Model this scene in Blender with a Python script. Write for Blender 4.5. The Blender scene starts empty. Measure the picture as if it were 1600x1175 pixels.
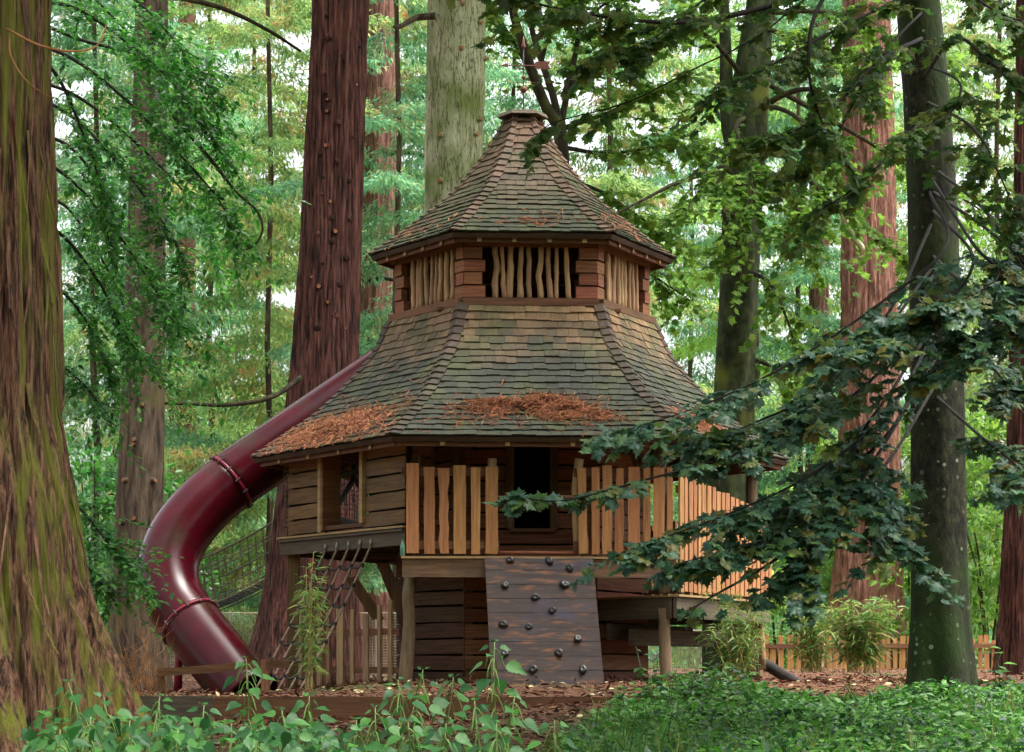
import bpy, math, random
import numpy as np
from mathutils import Vector, Matrix
sc = bpy.context.scene
C = sc.collection
R = math.radians
rnd = random.Random(11)
rng = np.random.default_rng(11)
# ------------------------------------------------------------------ camera, sky, sun, exposure
FPX, HY, ZC = 3600.0, 1042.0, 0.19          # focal length in photo pixels, horizon row, eye height above the mulch
cam = bpy.data.cameras.new('camera'); co = bpy.data.objects.new('camera', cam); C.objects.link(co)
co.location = (0, 0, ZC); co.rotation_euler = (R(90), 0, 0)
cam.sensor_width = 36; cam.lens = 36*FPX/1600; cam.shift_y = (HY-587.5)/1600
cam.clip_start = .1; cam.clip_end = 2000
sc.camera = co
SUN = Vector((.35, -.12, 1.0)).normalized()
w = bpy.data.worlds.new('World'); sc.world = w; w.use_nodes = True
nt = w.node_tree; bg = nt.nodes['Background']
sky = nt.nodes.new('ShaderNodeTexSky'); sky.sky_type = 'NISHITA'; sky.sun_disc = False
sky.sun_elevation = math.asin(SUN.z); sky.sun_rotation = math.atan2(SUN.x, SUN.y)
sky.air_density = 1.0; sky.dust_density = 6.0; sky.ozone_density = .6; sky.altitude = 0
hs = nt.nodes.new('ShaderNodeHueSaturation'); hs.inputs['Saturation'].default_value = .22   # overcast: nearly white
nt.links.new(sky.outputs[0], hs.inputs['Color']); nt.links.new(hs.outputs[0], bg.inputs['Color'])
bg.inputs['Strength'].default_value = .15
sl = bpy.data.lights.new('sun', 'SUN'); so = bpy.data.objects.new('sun', sl); C.objects.link(so)
sl.energy = 1.3; sl.angle = R(22); sl.color = (1, .95, .86)
so.rotation_euler = (-SUN).to_track_quat('-Z', 'Y').to_euler()
sc.view_settings.view_transform = 'Standard'; sc.view_settings.look = 'None'
sc.view_settings.exposure = 1.88; sc.view_settings.gamma = 1
sc.render.engine = 'CYCLES'
cy = sc.cycles
cy.use_denoising = True; cy.max_bounces = 3; cy.diffuse_bounces = 2; cy.glossy_bounces = 2
cy.transmission_bounces = 2; cy.transparent_max_bounces = 2; cy.caustics_reflective = cy.caustics_refractive = False
cy.use_adaptive_sampling = True; cy.adaptive_threshold = .035
# ------------------------------------------------------------------ helpers
def at(px, py, Y):
    return Vector(((px-800)*Y/FPX, Y, ZC+(HY-py)*Y/FPX))
def off(p):
    v = Vector((0, 0, 0))
    while p is not None:
        v += p.location; p = p.parent
    return v
def mesh_np(name, V, F, var=None, smooth=False):
    """V: (n,3); F: list of (m,k) int arrays; var: per-vertex float attribute"""
    me = bpy.data.meshes.new(name)
    V = np.asarray(V, dtype=np.float32)
    F = [np.asarray(f, dtype=np.int32) for f in F if len(f)]
    loops = np.concatenate([f.ravel() for f in F])
    tot = np.concatenate([np.full(len(f), f.shape[1], dtype=np.int32) for f in F])
    st = np.concatenate([[0], np.cumsum(tot)[:-1]]).astype(np.int32)
    me.vertices.add(len(V)); me.vertices.foreach_set('co', V.ravel())
    me.loops.add(len(loops)); me.loops.foreach_set('vertex_index', loops)
    me.polygons.add(len(tot)); me.polygons.foreach_set('loop_start', st); me.polygons.foreach_set('loop_total', tot)
    if smooth: me.polygons.foreach_set('use_smooth', np.ones(len(tot), dtype=bool))
    me.update(calc_edges=True)
    if var is not None:
        a = me.attributes.new('var', 'FLOAT', 'POINT'); a.data.foreach_set('value', np.asarray(var, dtype=np.float32))
    me.validate()
    return me
class MB:
    """collects small shapes in world space; build() links them as one mesh object"""
    def __init__(s): s.v = []; s.f = []; s.vr = []; s.cv = 0.0
    def add(s, vs, fs):
        b = len(s.v); s.v += [tuple(p) for p in vs]; s.vr += [s.cv]*len(vs); s.f += [tuple(i+b for i in q) for q in fs]
    def hexa(s, p):     # 8 corners: bottom ring 0-3, top ring 4-7
        s.add(p, [(0, 3, 2, 1), (4, 5, 6, 7), (0, 1, 5, 4), (1, 2, 6, 5), (2, 3, 7, 6), (3, 0, 4, 7)])
    def box(s, c, dx, dy, dz, X=Vector((1, 0, 0)), Y=Vector((0, 1, 0)), Z=Vector((0, 0, 1))):
        c = Vector(c); a, b, d = X*dx/2, Y*dy/2, Z*dz/2
        s.hexa([c-a-b-d, c+a-b-d, c+a+b-d, c-a+b-d, c-a-b+d, c+a-b+d, c+a+b+d, c-a+b+d])
    def board(s, p0, p1, wd, td, wdt, thk, jit=.0, segs=1, w1=None):
        """sawn piece from p0 to p1 with width along wd and thickness along td, edges wandering by jit"""
        p0, p1 = Vector(p0), Vector(p1); wd = Vector(wd).normalized(); td = Vector(td).normalized()
        if w1 is None: w1 = wdt
        vs, fs = [], []
        for i in range(segs+1):
            t = i/segs; c = p0.lerp(p1, t); ww = wdt+(w1-wdt)*t
            a = ww/2+rnd.uniform(-jit, jit); b = ww/2+rnd.uniform(-jit, jit)
            vs += [c-wd*a-td*thk/2, c+wd*b-td*thk/2, c+wd*b+td*thk/2, c-wd*a+td*thk/2]
            if i:
                o = (i-1)*4
                for q in range(4): fs.append((o+q, o+(q+1) % 4, o+4+(q+1) % 4, o+4+q))
        n = segs*4
        fs += [(3, 2, 1, 0), (n, n+1, n+2, n+3)]
        s.add(vs, fs)
    def tube(s, pts, rad, n=8, cap=True, wob=0.0):
        pts = [Vector(p) for p in pts]
        if not hasattr(rad, '__len__'): rad = [rad]*len(pts)
        vs, fs = [], []; ref = Vector((.31, .2, .93))
        for i, p in enumerate(pts):
            d = (pts[min(i+1, len(pts)-1)]-pts[max(i-1, 0)]).normalized()
            if i == 0:
                x = d.cross(ref)
                if x.length < .1: x = d.cross(Vector((1, 0, 0)))
            x = (x-d*x.dot(d)).normalized(); y = d.cross(x)
            for k in range(n):
                a = 2*math.pi*k/n; r = rad[i]*(1+rnd.uniform(-wob, wob))
                vs.append(p+x*(math.cos(a)*r)+y*(math.sin(a)*r))
            if i:
                o = (i-1)*n
                for k in range(n): fs.append((o+k, o+(k+1) % n, o+n+(k+1) % n, o+n+k))
        if cap:
            fs.append(tuple(range(n-1, -1, -1))); o = (len(pts)-1)*n; fs.append(tuple(o+k for k in range(n)))
        s.add(vs, fs)
    def lathe(s, c, prof, n=12, X=Vector((1, 0, 0)), Y=Vector((0, 1, 0)), Z=Vector((0, 0, 1))):
        c = Vector(c); vs, fs = [], []
        for i, (r, z) in enumerate(prof):
            for k in range(n):
                a = 2*math.pi*k/n; vs.append(c+X*(r*math.cos(a))+Y*(r*math.sin(a))+Z*z)
            if i:
                o = (i-1)*n
                for k in range(n): fs.append((o+k, o+(k+1) % n, o+n+(k+1) % n, o+n+k))
        fs.append(tuple(range(n-1, -1, -1))); o = (len(prof)-1)*n; fs.append(tuple(o+k for k in range(n)))
        s.add(vs, fs)
    def build(s, name, mat, parent=None, smooth=False, loc=None):
        o0 = off(parent) if parent is not None else (Vector(loc) if loc is not None else Vector((0, 0, 0)))
        me = bpy.data.meshes.new(name)
        me.from_pydata([(a-o0.x, b-o0.y, c-o0.z) for a, b, c in s.v], [], s.f)
        if any(s.vr):
            a = me.attributes.new('var', 'FLOAT', 'POINT'); a.data.foreach_set('value', np.array(s.vr, dtype=np.float32))
        if smooth: me.polygons.foreach_set('use_smooth', [True]*len(me.polygons))
        me.materials.append(M[mat]); me.update()
        o = bpy.data.objects.new(name, me); C.objects.link(o)
        if parent is not None: o.parent = parent
        elif loc is not None: o.location = loc
        return o
def obj(name, me, mat, parent=None, loc=None):
    if mat and not me.materials: me.materials.append(M[mat])
    o = bpy.data.objects.new(name, me); C.objects.link(o)
    if parent is not None: o.parent = parent
    if loc is not None: o.location = loc
    return o
def place(name, me, parent, Mw):
    """a shared mesh set at world matrix Mw as a part of parent"""
    o = bpy.data.objects.new(name, me); C.objects.link(o); o.parent = parent
    o.matrix_basis = Matrix.Translation(-off(parent)) @ Mw
    return o
def part_np(name, V, F, mat, parent, var=None, smooth=False):
    V = np.asarray(V, dtype=np.float64)-np.array(off(parent))
    return obj(name, mesh_np(name, V, F, var, smooth), mat, parent)
def tag(o, label=None, cat=None, group=None, kind=None):
    if label: o['label'] = label
    if cat: o['category'] = cat
    if group: o['group'] = group
    if kind: o['kind'] = kind
    return o
def thing(name, label, cat, loc=(0, 0, 0), group=None):
    o = bpy.data.objects.new(name, None); C.objects.link(o); o.location = loc; o.empty_display_size = .2
    return tag(o, label, cat, group)
def catmull(P, n):
    P = [Vector(p) for p in P]; Q = [P[0]*2-P[1]]+P+[P[-1]*2-P[-2]]; out = []
    for i in range(1, len(Q)-2):
        for k in range(n):
            t = k/n; a, b, c, d = Q[i-1], Q[i], Q[i+1], Q[i+2]
            out.append(.5*((2*b)+(c-a)*t+(2*a-5*b+4*c-d)*t*t+(3*b-a-3*c+d)*t**3))
    out.append(P[-1]); return out
# numpy value noise
def _h(x, y, z):
    n = (x.astype(np.uint32)*np.uint32(374761393)+y.astype(np.uint32)*np.uint32(668265263)+z.astype(np.uint32)*np.uint32(2246822519))
    n = (n ^ (n >> np.uint32(13)))*np.uint32(1274126177); n = n ^ (n >> np.uint32(16))
    return (n & np.uint32(0xffff)).astype(np.float64)/65535.0
def vn(x, y, z):
    x, y, z = np.broadcast_arrays(np.asarray(x, float)+1000, np.asarray(y, float)+1000, np.asarray(z, float)+1000)
    ix, iy, iz = np.floor(x).astype(np.int64), np.floor(y).astype(np.int64), np.floor(z).astype(np.int64)
    fx, fy, fz = x-ix, y-iy, z-iz
    fx = fx*fx*(3-2*fx); fy = fy*fy*(3-2*fy); fz = fz*fz*(3-2*fz)
    def L(a, b, t): return a+(b-a)*t
    c = lambda a, b, d: _h(ix+a, iy+b, iz+d)
    return L(L(L(c(0, 0, 0), c(1, 0, 0), fx), L(c(0, 1, 0), c(1, 1, 0), fx), fy),
             L(L(c(0, 0, 1), c(1, 0, 1), fx), L(c(0, 1, 1), c(1, 1, 1), fx), fy), fz)
def fbm(x, y, z, o=4):
    s, a, f = 0, .5, 1.
    for i in range(o):
        s = s+a*vn(x*f+7*i, y*f+3*i, z*f+5*i); a *= .5; f *= 2.03
    return s
# ------------------------------------------------------------------ materials
M = {}
def nd(nt, t, **kw):
    n = nt.nodes.new('ShaderNode'+t)
    for k, v in kw.items(): setattr(n, k, v)
    return n
def srgb(c):
    return tuple(((v/255)/12.92 if v/255 <= .04045 else ((v/255+.055)/1.055)**2.4) for v in c)+(1,)
def ramp(nt, stops):
    r = nd(nt, 'ValToRGB'); e = r.color_ramp.elements
    for i, (p, c) in enumerate(stops):
        el = e[i] if i < 2 else e.new(p)
        el.position = p; el.color = c if len(c) == 4 else srgb(c)
    return r
def mathn(nt, op, a, b=None):
    m = nd(nt, 'Math', operation=op)
    for i, v in enumerate((a, b)):
        if v is None: continue
        if isinstance(v, (int, float)): m.inputs[i].default_value = v
        else: nt.links.new(v, m.inputs[i])
    return m.outputs[0]
def mixc(nt, f, a, b, mode='MIX'):
    m = nd(nt, 'Mix', data_type='RGBA', blend_type=mode)
    for sock, v in ((m.inputs[0], f), (m.inputs[6], a), (m.inputs[7], b)):
        if isinstance(v, (int, float)): sock.default_value = v
        elif isinstance(v, tuple): sock.default_value = v if len(v) == 4 else srgb(v)
        else: nt.links.new(v, sock)
    return m.outputs[2]
def new_mat(name):
    m = bpy.data.materials.new(name); m.use_nodes = True; M[name] = m
    nt = m.node_tree; return nt, nt.nodes['Principled BSDF']
def variation(nt):
    a = nd(nt, 'Attribute', attribute_name='var'); o = nd(nt, 'ObjectInfo')
    return mathn(nt, 'FRACT', mathn(nt, 'ADD', a.outputs['Fac'], o.outputs['Random']))
def noise(nt, vec, scale, detail=5, rough=.6, stretch=None):
    if stretch:
        mp = nd(nt, 'Mapping'); mp.inputs['Scale'].default_value = stretch; nt.links.new(vec, mp.inputs['Vector']); vec = mp.outputs[0]
    n = nd(nt, 'TexNoise'); n.inputs['Scale'].default_value = scale; n.inputs['Detail'].default_value = detail
    n.inputs['Roughness'].default_value = rough; nt.links.new(vec, n.inputs['Vector']); return n.outputs['Fac']
def surf(name, stops, scale, stretch=None, rough=.8, bump=.4, dist=.02, rand=.25, patch=None, patch2=None, hue=0.0, spec=.3, obj_space=False):
    """noise-driven base colour, bump from the same noise, per-piece value changes; patch = (colour, scale, lo, hi, stretch)"""
    nt, b = new_mat(name)
    pos = nd(nt, 'TexCoord').outputs['Object'] if obj_space else nd(nt, 'NewGeometry').outputs['Position']
    f = noise(nt, pos, scale, 5, .66, stretch)
    col = ramp(nt, stops); nt.links.new(f, col.inputs[0]); c = col.outputs[0]
    for p in (patch, patch2):
        if p:
            pf = noise(nt, pos, p[1], 3, .6, p[4] if len(p) > 4 else None)
            mr = nd(nt, 'MapRange'); mr.inputs[1].default_value = p[2]; mr.inputs[2].default_value = p[3]; nt.links.new(pf, mr.inputs[0])
            c = mixc(nt, mr.outputs[0], c, p[0])
    if rand:
        v = variation(nt); hv = nd(nt, 'HueSaturation')
        mr = nd(nt, 'MapRange'); mr.inputs[3].default_value = 1-rand; mr.inputs[4].default_value = 1+rand
        nt.links.new(v, mr.inputs[0]); nt.links.new(mr.outputs[0], hv.inputs['Value'])
        if hue:
            m2 = nd(nt, 'MapRange'); m2.inputs[3].default_value = .5-hue; m2.inputs[4].default_value = .5+hue
            nt.links.new(mathn(nt, 'FRACT', mathn(nt, 'MULTIPLY', v, 7.3)), m2.inputs[0]); nt.links.new(m2.outputs[0], hv.inputs['Hue'])
        nt.links.new(c, hv.inputs['Color']); c = hv.outputs[0]
    nt.links.new(c, b.inputs['Base Color']); b.inputs['Roughness'].default_value = rough
    b.inputs['Specular IOR Level'].default_value = spec
    if bump:
        bp = nd(nt, 'Bump'); bp.inputs['Strength'].default_value = bump; bp.inputs['Distance'].default_value = dist
        nt.links.new(f, bp.inputs['Height']); nt.links.new(bp.outputs[0], b.inputs['Normal'])
    return nt, b
def leafm(name, stops, trans=.35, rough=.5, patch=None, spec=.3, tcol=None):
    if tcol is None: tcol = 2.3 if name.startswith('lf_far') else 1.6
    """leaf: colour by per-leaf value, optional patches of another leaf colour, part of the light passing through"""
    nt, b = new_mat(name)
    col = ramp(nt, stops); nt.links.new(variation(nt), col.inputs[0]); c = col.outputs[0]
    if patch:
        pos = nd(nt, 'NewGeometry').outputs['Position']
        mr = nd(nt, 'MapRange'); mr.inputs[1].default_value = patch[2]; mr.inputs[2].default_value = patch[3]
        nt.links.new(noise(nt, pos, patch[1], 2, .7), mr.inputs[0]); c = mixc(nt, mr.outputs[0], c, patch[0])
    if name.startswith('lf_far'):
        nt.nodes.remove(b); b = nd(nt, 'BsdfDiffuse'); nt.links.new(c, b.inputs['Color'])
    else:
        nt.links.new(c, b.inputs['Base Color']); b.inputs['Roughness'].default_value = rough; b.inputs['Specular IOR Level'].default_value = spec
    t = nd(nt, 'BsdfTranslucent'); g = nd(nt, 'HueSaturation'); g.inputs['Value'].default_value = tcol
    nt.links.new(c, g.inputs['Color']); nt.links.new(g.outputs[0], t.inputs['Color'])
    mx = nd(nt, 'MixShader'); mx.inputs[0].default_value = trans
    nt.links.new(b.outputs[0], mx.inputs[1]); nt.links.new(t.outputs[0], mx.inputs[2])
    nt.links.new(mx.outputs[0], nt.nodes['Material Output'].inputs['Surface'])
    return nt, b
HZ, VT = (1.2, 1.2, 22), (22, 22, 1.2)          # grain of horizontal and upright timber
surf('wood_orange', [(.25, (128, 84, 50)), (.55, (172, 122, 76)), (.8, (194, 146, 96))], 1.6, VT, .65, .3, .006, .16, hue=.012)
surf('wood_brown_h', [(.25, (70, 46, 32)), (.55, (112, 76, 52)), (.8, (135, 95, 68))], 1.6, HZ, .75, .35, .008, .28, hue=.012)
surf('wood_brown_v', [(.25, (74, 52, 36)), (.55, (116, 84, 58)), (.8, (138, 104, 76))], 1.6, VT, .75, .35, .008, .22, hue=.012)
surf('wood_wall_h', [(.25, (78, 56, 36)), (.55, (120, 90, 58)), (.8, (142, 112, 76))], 1.6, HZ, .75, .35, .008, .2, patch=((92, 84, 70), 1.5, .5, .75), hue=.01)
surf('wood_red_h', [(.25, (92, 56, 38)), (.55, (142, 92, 64)), (.8, (168, 116, 84))], 1.6, HZ, .75, .35, .008, .22, hue=.012)
surf('wood_grey_h', [(.25, (58, 52, 44)), (.55, (88, 78, 64)), (.8, (116, 102, 84))], 1.6, HZ, .8, .35, .008, .18)
surf('wood_beam', [(.25, (84, 64, 50)), (.55, (128, 100, 76)), (.8, (150, 122, 96))], 1.4, HZ, .8, .35, .008, .15, patch=((82, 74, 66), 2.0, .5, .7))
surf('wood_pale_h', [(.25, (130, 104, 70)), (.6, (172, 142, 98)), (.85, (190, 160, 116))], 1.6, HZ, .75, .3, .006, .15)
surf('log_pale', [(.25, (130, 98, 68)), (.55, (176, 140, 104)), (.8, (200, 168, 130))], 2.2, (10, 10, 1.2), .7, .4, .008, .2, hue=.012)
surf('log_grey', [(.25, (86, 70, 54)), (.55, (126, 106, 82)), (.8, (150, 130, 104))], 2.2, (10, 10, 1.2), .75, .45, .01, .15)
surf('ramp_wood', [(.3, (38, 27, 25)), (.55, (58, 45, 42)), (.75, (72, 58, 54))], 1.8, HZ, .42, .25, .004, .12,
     patch=((118, 76, 46), 1.5, .54, .7, (2.2, 2.2, 14)), patch2=((60, 60, 82), 1.1, .54, .8, (1, 1, 3)), spec=.4)  # second patch paints a bluish sheen into the planks
surf('hold', [(.3, (22, 20, 20)), (.7, (44, 38, 36))], 9, None, .28, .2, .004, .1, spec=.6)
surf('metal_bright', [(.3, (120, 120, 120)), (.7, (170, 170, 168))], 8, None, .35, 0, 0, .1)
surf('metal_dark', [(.3, (34, 32, 32)), (.7, (56, 52, 50))], 8, None, .5, .1, .004, .1)
surf('copper', [(.3, (92, 56, 44)), (.7, (134, 84, 66))], 6, None, .5, .1, .004, .1)
surf('rope', [(.3, (104, 88, 74)), (.7, (150, 130, 110))], 40, None, .85, .4, .004, .1)
surf('rope_black', [(.3, (26, 26, 27)), (.7, (48, 46, 46))], 40, None, .7, .4, .004, .1)
surf('wire', [(.3, (140, 132, 112)), (.7, (176, 168, 146))], 4, None, .6, 0, 0, .1)
surf('net_cord', [(.3, (70, 62, 52)), (.7, (100, 90, 76))], 8, None, .8, 0, 0, .1)
surf('slide', [(.3, (46, 3, 11)), (.6, (64, 4, 16)), (.8, (74, 8, 23))], 1.3, None, .24, .05, .004, 0, patch=((50, 36, 24), 1.4, .54, .74, (1, 1, 2)), patch2=((44, 8, 14), 3, .5, .8, (1, 1, 1)), spec=.2)
surf('slide_ring', [(.3, (90, 16, 34)), (.7, (124, 26, 50))], 3, None, .4, .1, .004, 0)
surf('bottle_glass', [(.3, (70, 120, 96)), (.7, (110, 150, 130))], 6, None, .15, 0, 0, 0, spec=.6)
surf('bottle_cap', [(.3, (10, 100, 60)), (.7, (20, 120, 74))], 6, None, .4, 0, 0, 0)
surf('dark_pipe', [(.3, (30, 27, 28)), (.7, (54, 48, 48))], 5, None, .5, .2, .006, 0)
surf('roof_deck', [(.3, (54, 42, 32)), (.7, (82, 64, 48))], 5, None, .85, .2, .006, 0)
surf('gap_shade', [(.3, (26, 21, 18)), (.7, (40, 32, 26))], 5, None, .95, 0, 0, 0)  # near-black, stands in for the shade between the planks
# shingles: dry tan-pink cedar that is more and more covered by algae towards the eaves
def shingle_mat(name, z0, z1, up, low, green):
    nt, b = new_mat(name)
    g = nd(nt, 'NewGeometry'); sx = nd(nt, 'SeparateXYZ'); nt.links.new(g.outputs['Position'], sx.inputs[0])
    n1 = noise(nt, g.outputs['Position'], 1.3, 4, .6); v = variation(nt)
    z = mathn(nt, 'ADD', sx.outputs['Z'], mathn(nt, 'MULTIPLY', mathn(nt, 'SUBTRACT', n1, .5), .9))
    z = mathn(nt, 'ADD', z, mathn(nt, 'MULTIPLY', mathn(nt, 'SUBTRACT', v, .5), .35))
    mr = nd(nt, 'MapRange'); mr.inputs[1].default_value = z0; mr.inputs[2].default_value = z1; nt.links.new(z, mr.inputs[0])
    c = mixc(nt, mr.outputs[0], low, up)
    m2 = nd(nt, 'MapRange'); m2.inputs[1].default_value = .47; m2.inputs[2].default_value = .62
    nt.links.new(noise(nt, g.outputs['Position'], 2.3, 4, .6), m2.inputs[0])
    c = mixc(nt, mathn(nt, 'MULTIPLY', m2.outputs[0], .7), c, green)
    f = noise(nt, g.outputs['Position'], 30, 4, .6, (1, 1, .25))
    c = mixc(nt, .5, c, ramp_of(nt, f), 'MULTIPLY')
    hv = nd(nt, 'HueSaturation'); m3 = nd(nt, 'MapRange'); m3.inputs[3].default_value = .78; m3.inputs[4].default_value = 1.22
    nt.links.new(mathn(nt, 'FRACT', mathn(nt, 'MULTIPLY', v, 5.7)), m3.inputs[0]); nt.links.new(m3.outputs[0], hv.inputs['Value'])
    nt.links.new(c, hv.inputs['Color']); nt.links.new(hv.outputs[0], b.inputs['Base Color'])
    b.inputs['Roughness'].default_value = .68; b.inputs['Specular IOR Level'].default_value = .22
    bp = nd(nt, 'Bump'); bp.inputs['Strength'].default_value = .4; bp.inputs['Distance'].default_value = .006
    nt.links.new(f, bp.inputs['Height']); nt.links.new(bp.outputs[0], b.inputs['Normal'])
def ramp_of(nt, f):
    r = ramp(nt, [(.3, (.35, .35, .35, 1)), (.65, (1, 1, 1, 1))]); nt.links.new(f, r.inputs[0]); return r.outputs[0]
shingle_mat('shingle_low', 3.85, 4.65, (136, 106, 74), (54, 57, 46), (70, 74, 42))
shingle_mat('shingle_up', 5.8, 7.2, (100, 75, 54), (52, 57, 40), (60, 65, 36))
shingle_mat('shingle_hip', 2.6, 7.4, (96, 72, 54), (58, 53, 46), (62, 60, 42))
# bark
surf('bark_redwood_old', [(.38, (28, 17, 12)), (.5, (92, 64, 46)), (.64, (134, 100, 76))], 3.2, (14, 14, 1.4), .9, 1.0, .04, 0,
     patch=((104, 108, 34), 1.0, .46, .62, (9, 9, .6)), patch2=((96, 48, 32), .9, .62, .8, (6, 6, 1.4)))
surf('bark_redwood', [(.38, (26, 14, 12)), (.5, (84, 50, 42)), (.66, (122, 78, 66))], 3.0, (9, 9, .6), .9, 1.0, .05, 0)
surf('bark_redwood_pale', [(.34, (86, 54, 43)), (.5, (134, 94, 78)), (.66, (166, 126, 106))], 3.4, (8, 8, 1.0), .9, 1.0, .06, 0)
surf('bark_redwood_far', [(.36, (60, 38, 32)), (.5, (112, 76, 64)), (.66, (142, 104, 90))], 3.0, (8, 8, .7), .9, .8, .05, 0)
surf('bark_grey', [(.34, (36, 28, 22)), (.5, (78, 65, 52)), (.68, (108, 92, 76))], 3.2, (5, 5, .8), .9, .8, .03, 0, patch=((92, 84, 50), 1.2, .55, .75))
surf('bark_green', [(.34, (22, 28, 16)), (.5, (48, 58, 32)), (.68, (76, 82, 52))], 2.6, (2.5, 2.5, 1.4), .9, .7, .03, 0, patch=((98, 104, 40), 1.3, .52, .7))
def bark_pale():
    nt, b = surf('bark_pale', [(.3, (140, 142, 106)), (.55, (176, 178, 142)), (.75, (198, 198, 168))], 2.0, (2, 2, .6), .85, .3, .02, 0, patch=((112, 126, 66), .8, .46, .62))
    g = nd(nt, 'NewGeometry').outputs['Position']; src = b.inputs['Base Color'].links[0].from_socket
    for sc_, st, wd in ((1.5, (7, 7, 1.1), .034), (2.6, (9, 9, 1.0), .022)):
        d = mathn(nt, 'ABSOLUTE', mathn(nt, 'SUBTRACT', noise(nt, g, sc_, 4, .55, st), .5))
        mr = nd(nt, 'MapRange'); mr.inputs[1].default_value = 0; mr.inputs[2].default_value = wd; mr.inputs[3].default_value = .1; nt.links.new(d, mr.inputs[0])
        src = mixc(nt, mr.outputs[0], (66, 68, 38), src)
    nt.links.new(src, b.inputs['Base Color'])
bark_pale()
def bark_lichen():
    nt, b = surf('bark_lichen', [(.38, (12, 12, 7)), (.5, (32, 34, 17)), (.66, (56, 55, 32))], 5.0, (2.2, 2.2, 1.2), .9, .8, .03, 0, patch=((36, 52, 14), 1.1, .44, .6), patch2=((50, 48, 36), 1.6, .6, .76))
    g = nd(nt, 'NewGeometry'); vo = nd(nt, 'TexVoronoi'); vo.inputs['Scale'].default_value = 14
    nt.links.new(g.outputs['Position'], vo.inputs['Vector'])
    sp = nd(nt, 'SeparateColor'); nt.links.new(vo.outputs['Color'], sp.inputs[0])
    mr = nd(nt, 'MapRange'); mr.inputs[1].default_value = .42; mr.inputs[2].default_value = .3; nt.links.new(mathn(nt, 'DIVIDE', vo.outputs['Distance'], sp.outputs[1]), mr.inputs[0])
    m2 = nd(nt, 'MapRange'); m2.inputs[1].default_value = .55; m2.inputs[2].default_value = .6; nt.links.new(noise(nt, g.outputs['Position'], 1.7, 2), m2.inputs[0])
    few = mathn(nt, 'GREATER_THAN', sp.outputs[0], .62)
    src = b.inputs['Base Color'].links[0].from_socket
    f = mathn(nt, 'MULTIPLY', mathn(nt, 'MULTIPLY', mr.outputs[0], few), mathn(nt, 'ADD', mathn(nt, 'MULTIPLY', m2.outputs[0], .6), .35))
    nt.links.new(mixc(nt, f, src, (128, 136, 112)), b.inputs['Base Color'])
bark_lichen()
surf('bark_dark', [(.3, (28, 24, 18)), (.55, (56, 50, 34)), (.75, (78, 72, 50))], 5, (3, 3, 1), .9, .5, .01, 0, patch=((84, 90, 40), 1.5, .55, .75))
surf('twig_dark', [(.3, (20, 17, 12)), (.7, (36, 31, 22))], 8, None, .9, 0, 0, 0)
surf('knot_dark', [(.3, (26, 15, 12)), (.7, (58, 36, 30))], 12, None, .9, .3, .01, 0)
surf('twig_brown', [(.3, (110, 76, 44)), (.7, (156, 112, 66))], 8, None, .85, 0, 0, .15)
surf('stub_cut', [(.3, (150, 92, 58)), (.7, (186, 126, 84))], 14, None, .8, .2, .005, .15)
# ground
def ground_mat():
    nt, b = surf('ground', [(.3, (50, 32, 24)), (.5, (96, 64, 46)), (.7, (126, 86, 60))], 9, None, .95, 1.0, .05, 0, patch=((70, 84, 40), .35, .55, .66))
    g = nd(nt, 'NewGeometry'); sx = nd(nt, 'SeparateXYZ'); nt.links.new(g.outputs['Position'], sx.inputs[0])
    mr = nd(nt, 'MapRange'); mr.inputs[1].default_value = 56; mr.inputs[2].default_value = 60; nt.links.new(sx.outputs['Y'], mr.inputs[0])
    src = b.inputs['Base Color'].links[0].from_socket
    nt.links.new(mixc(nt, mr.outputs[0], src, (84, 110, 50)), b.inputs['Base Color'])
ground_mat()
surf('mulch', [(.2, (44, 29, 22)), (.5, (94, 62, 44)), (.8, (126, 86, 62))], 6, None, .9, 0, 0, .55, hue=.02)
surf('needles', [(.2, (94, 56, 38)), (.5, (136, 86, 58)), (.8, (160, 110, 76))], 6, None, .85, 0, 0, .5, hue=.015)
surf('leaf_litter', [(.2, (150, 140, 96)), (.8, (196, 186, 140))], 6, None, .8, 0, 0, .3, hue=.03)
# leaves
leafm('lf_far', [(0, (80, 116, 80)), (.5, (112, 142, 86)), (1, (150, 166, 96))], .45, .6, patch=((172, 132, 90), 1.2, .54, .72))
leafm('lf_far2', [(0, (70, 116, 92)), (.5, (96, 138, 102)), (1, (126, 160, 108))], .45, .6, patch=((166, 134, 96), 1.3, .57, .74))
leafm('lf_far3', [(0, (96, 132, 70)), (.5, (122, 152, 78)), (1, (152, 174, 92))], .5, .6)
leafm('lf_dark_con', [(0, (36, 66, 54)), (.5, (50, 84, 64)), (1, (70, 104, 74))], .25, .6)
leafm('lf_maple_bright', [(0, (66, 104, 34)), (.5, (92, 132, 46)), (1, (130, 160, 68))], .5, .5)
leafm('lf_beech', [(0, (30, 82, 30)), (.5, (48, 108, 38)), (1, (82, 138, 48))], .42, .38, spec=.45)
leafm('lf_syc', [(0, (54, 88, 72)), (.55, (70, 106, 76)), (.8, (86, 118, 62)), (1, (112, 104, 46))], .34, .42, spec=.5, tcol=1.4)
leafm('lf_syc_top', [(0, (44, 74, 36)), (.5, (66, 96, 38)), (.85, (88, 96, 38)), (1, (58, 84, 62))], .55, .5, spec=.3, tcol=2.0)  # same tree's leaves, browner: backlit shade put into the colour
leafm('lf_nettle', [(0, (28, 70, 32)), (.5, (42, 90, 40)), (1, (66, 114, 48))], .35, .5)
leafm('lf_nettle_flower', [(0, (90, 122, 60)), (1, (112, 140, 72))], .3, .6)
leafm('lf_bamboo', [(0, (62, 100, 42)), (.5, (86, 124, 52)), (1, (132, 140, 76))], .4, .45)
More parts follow.
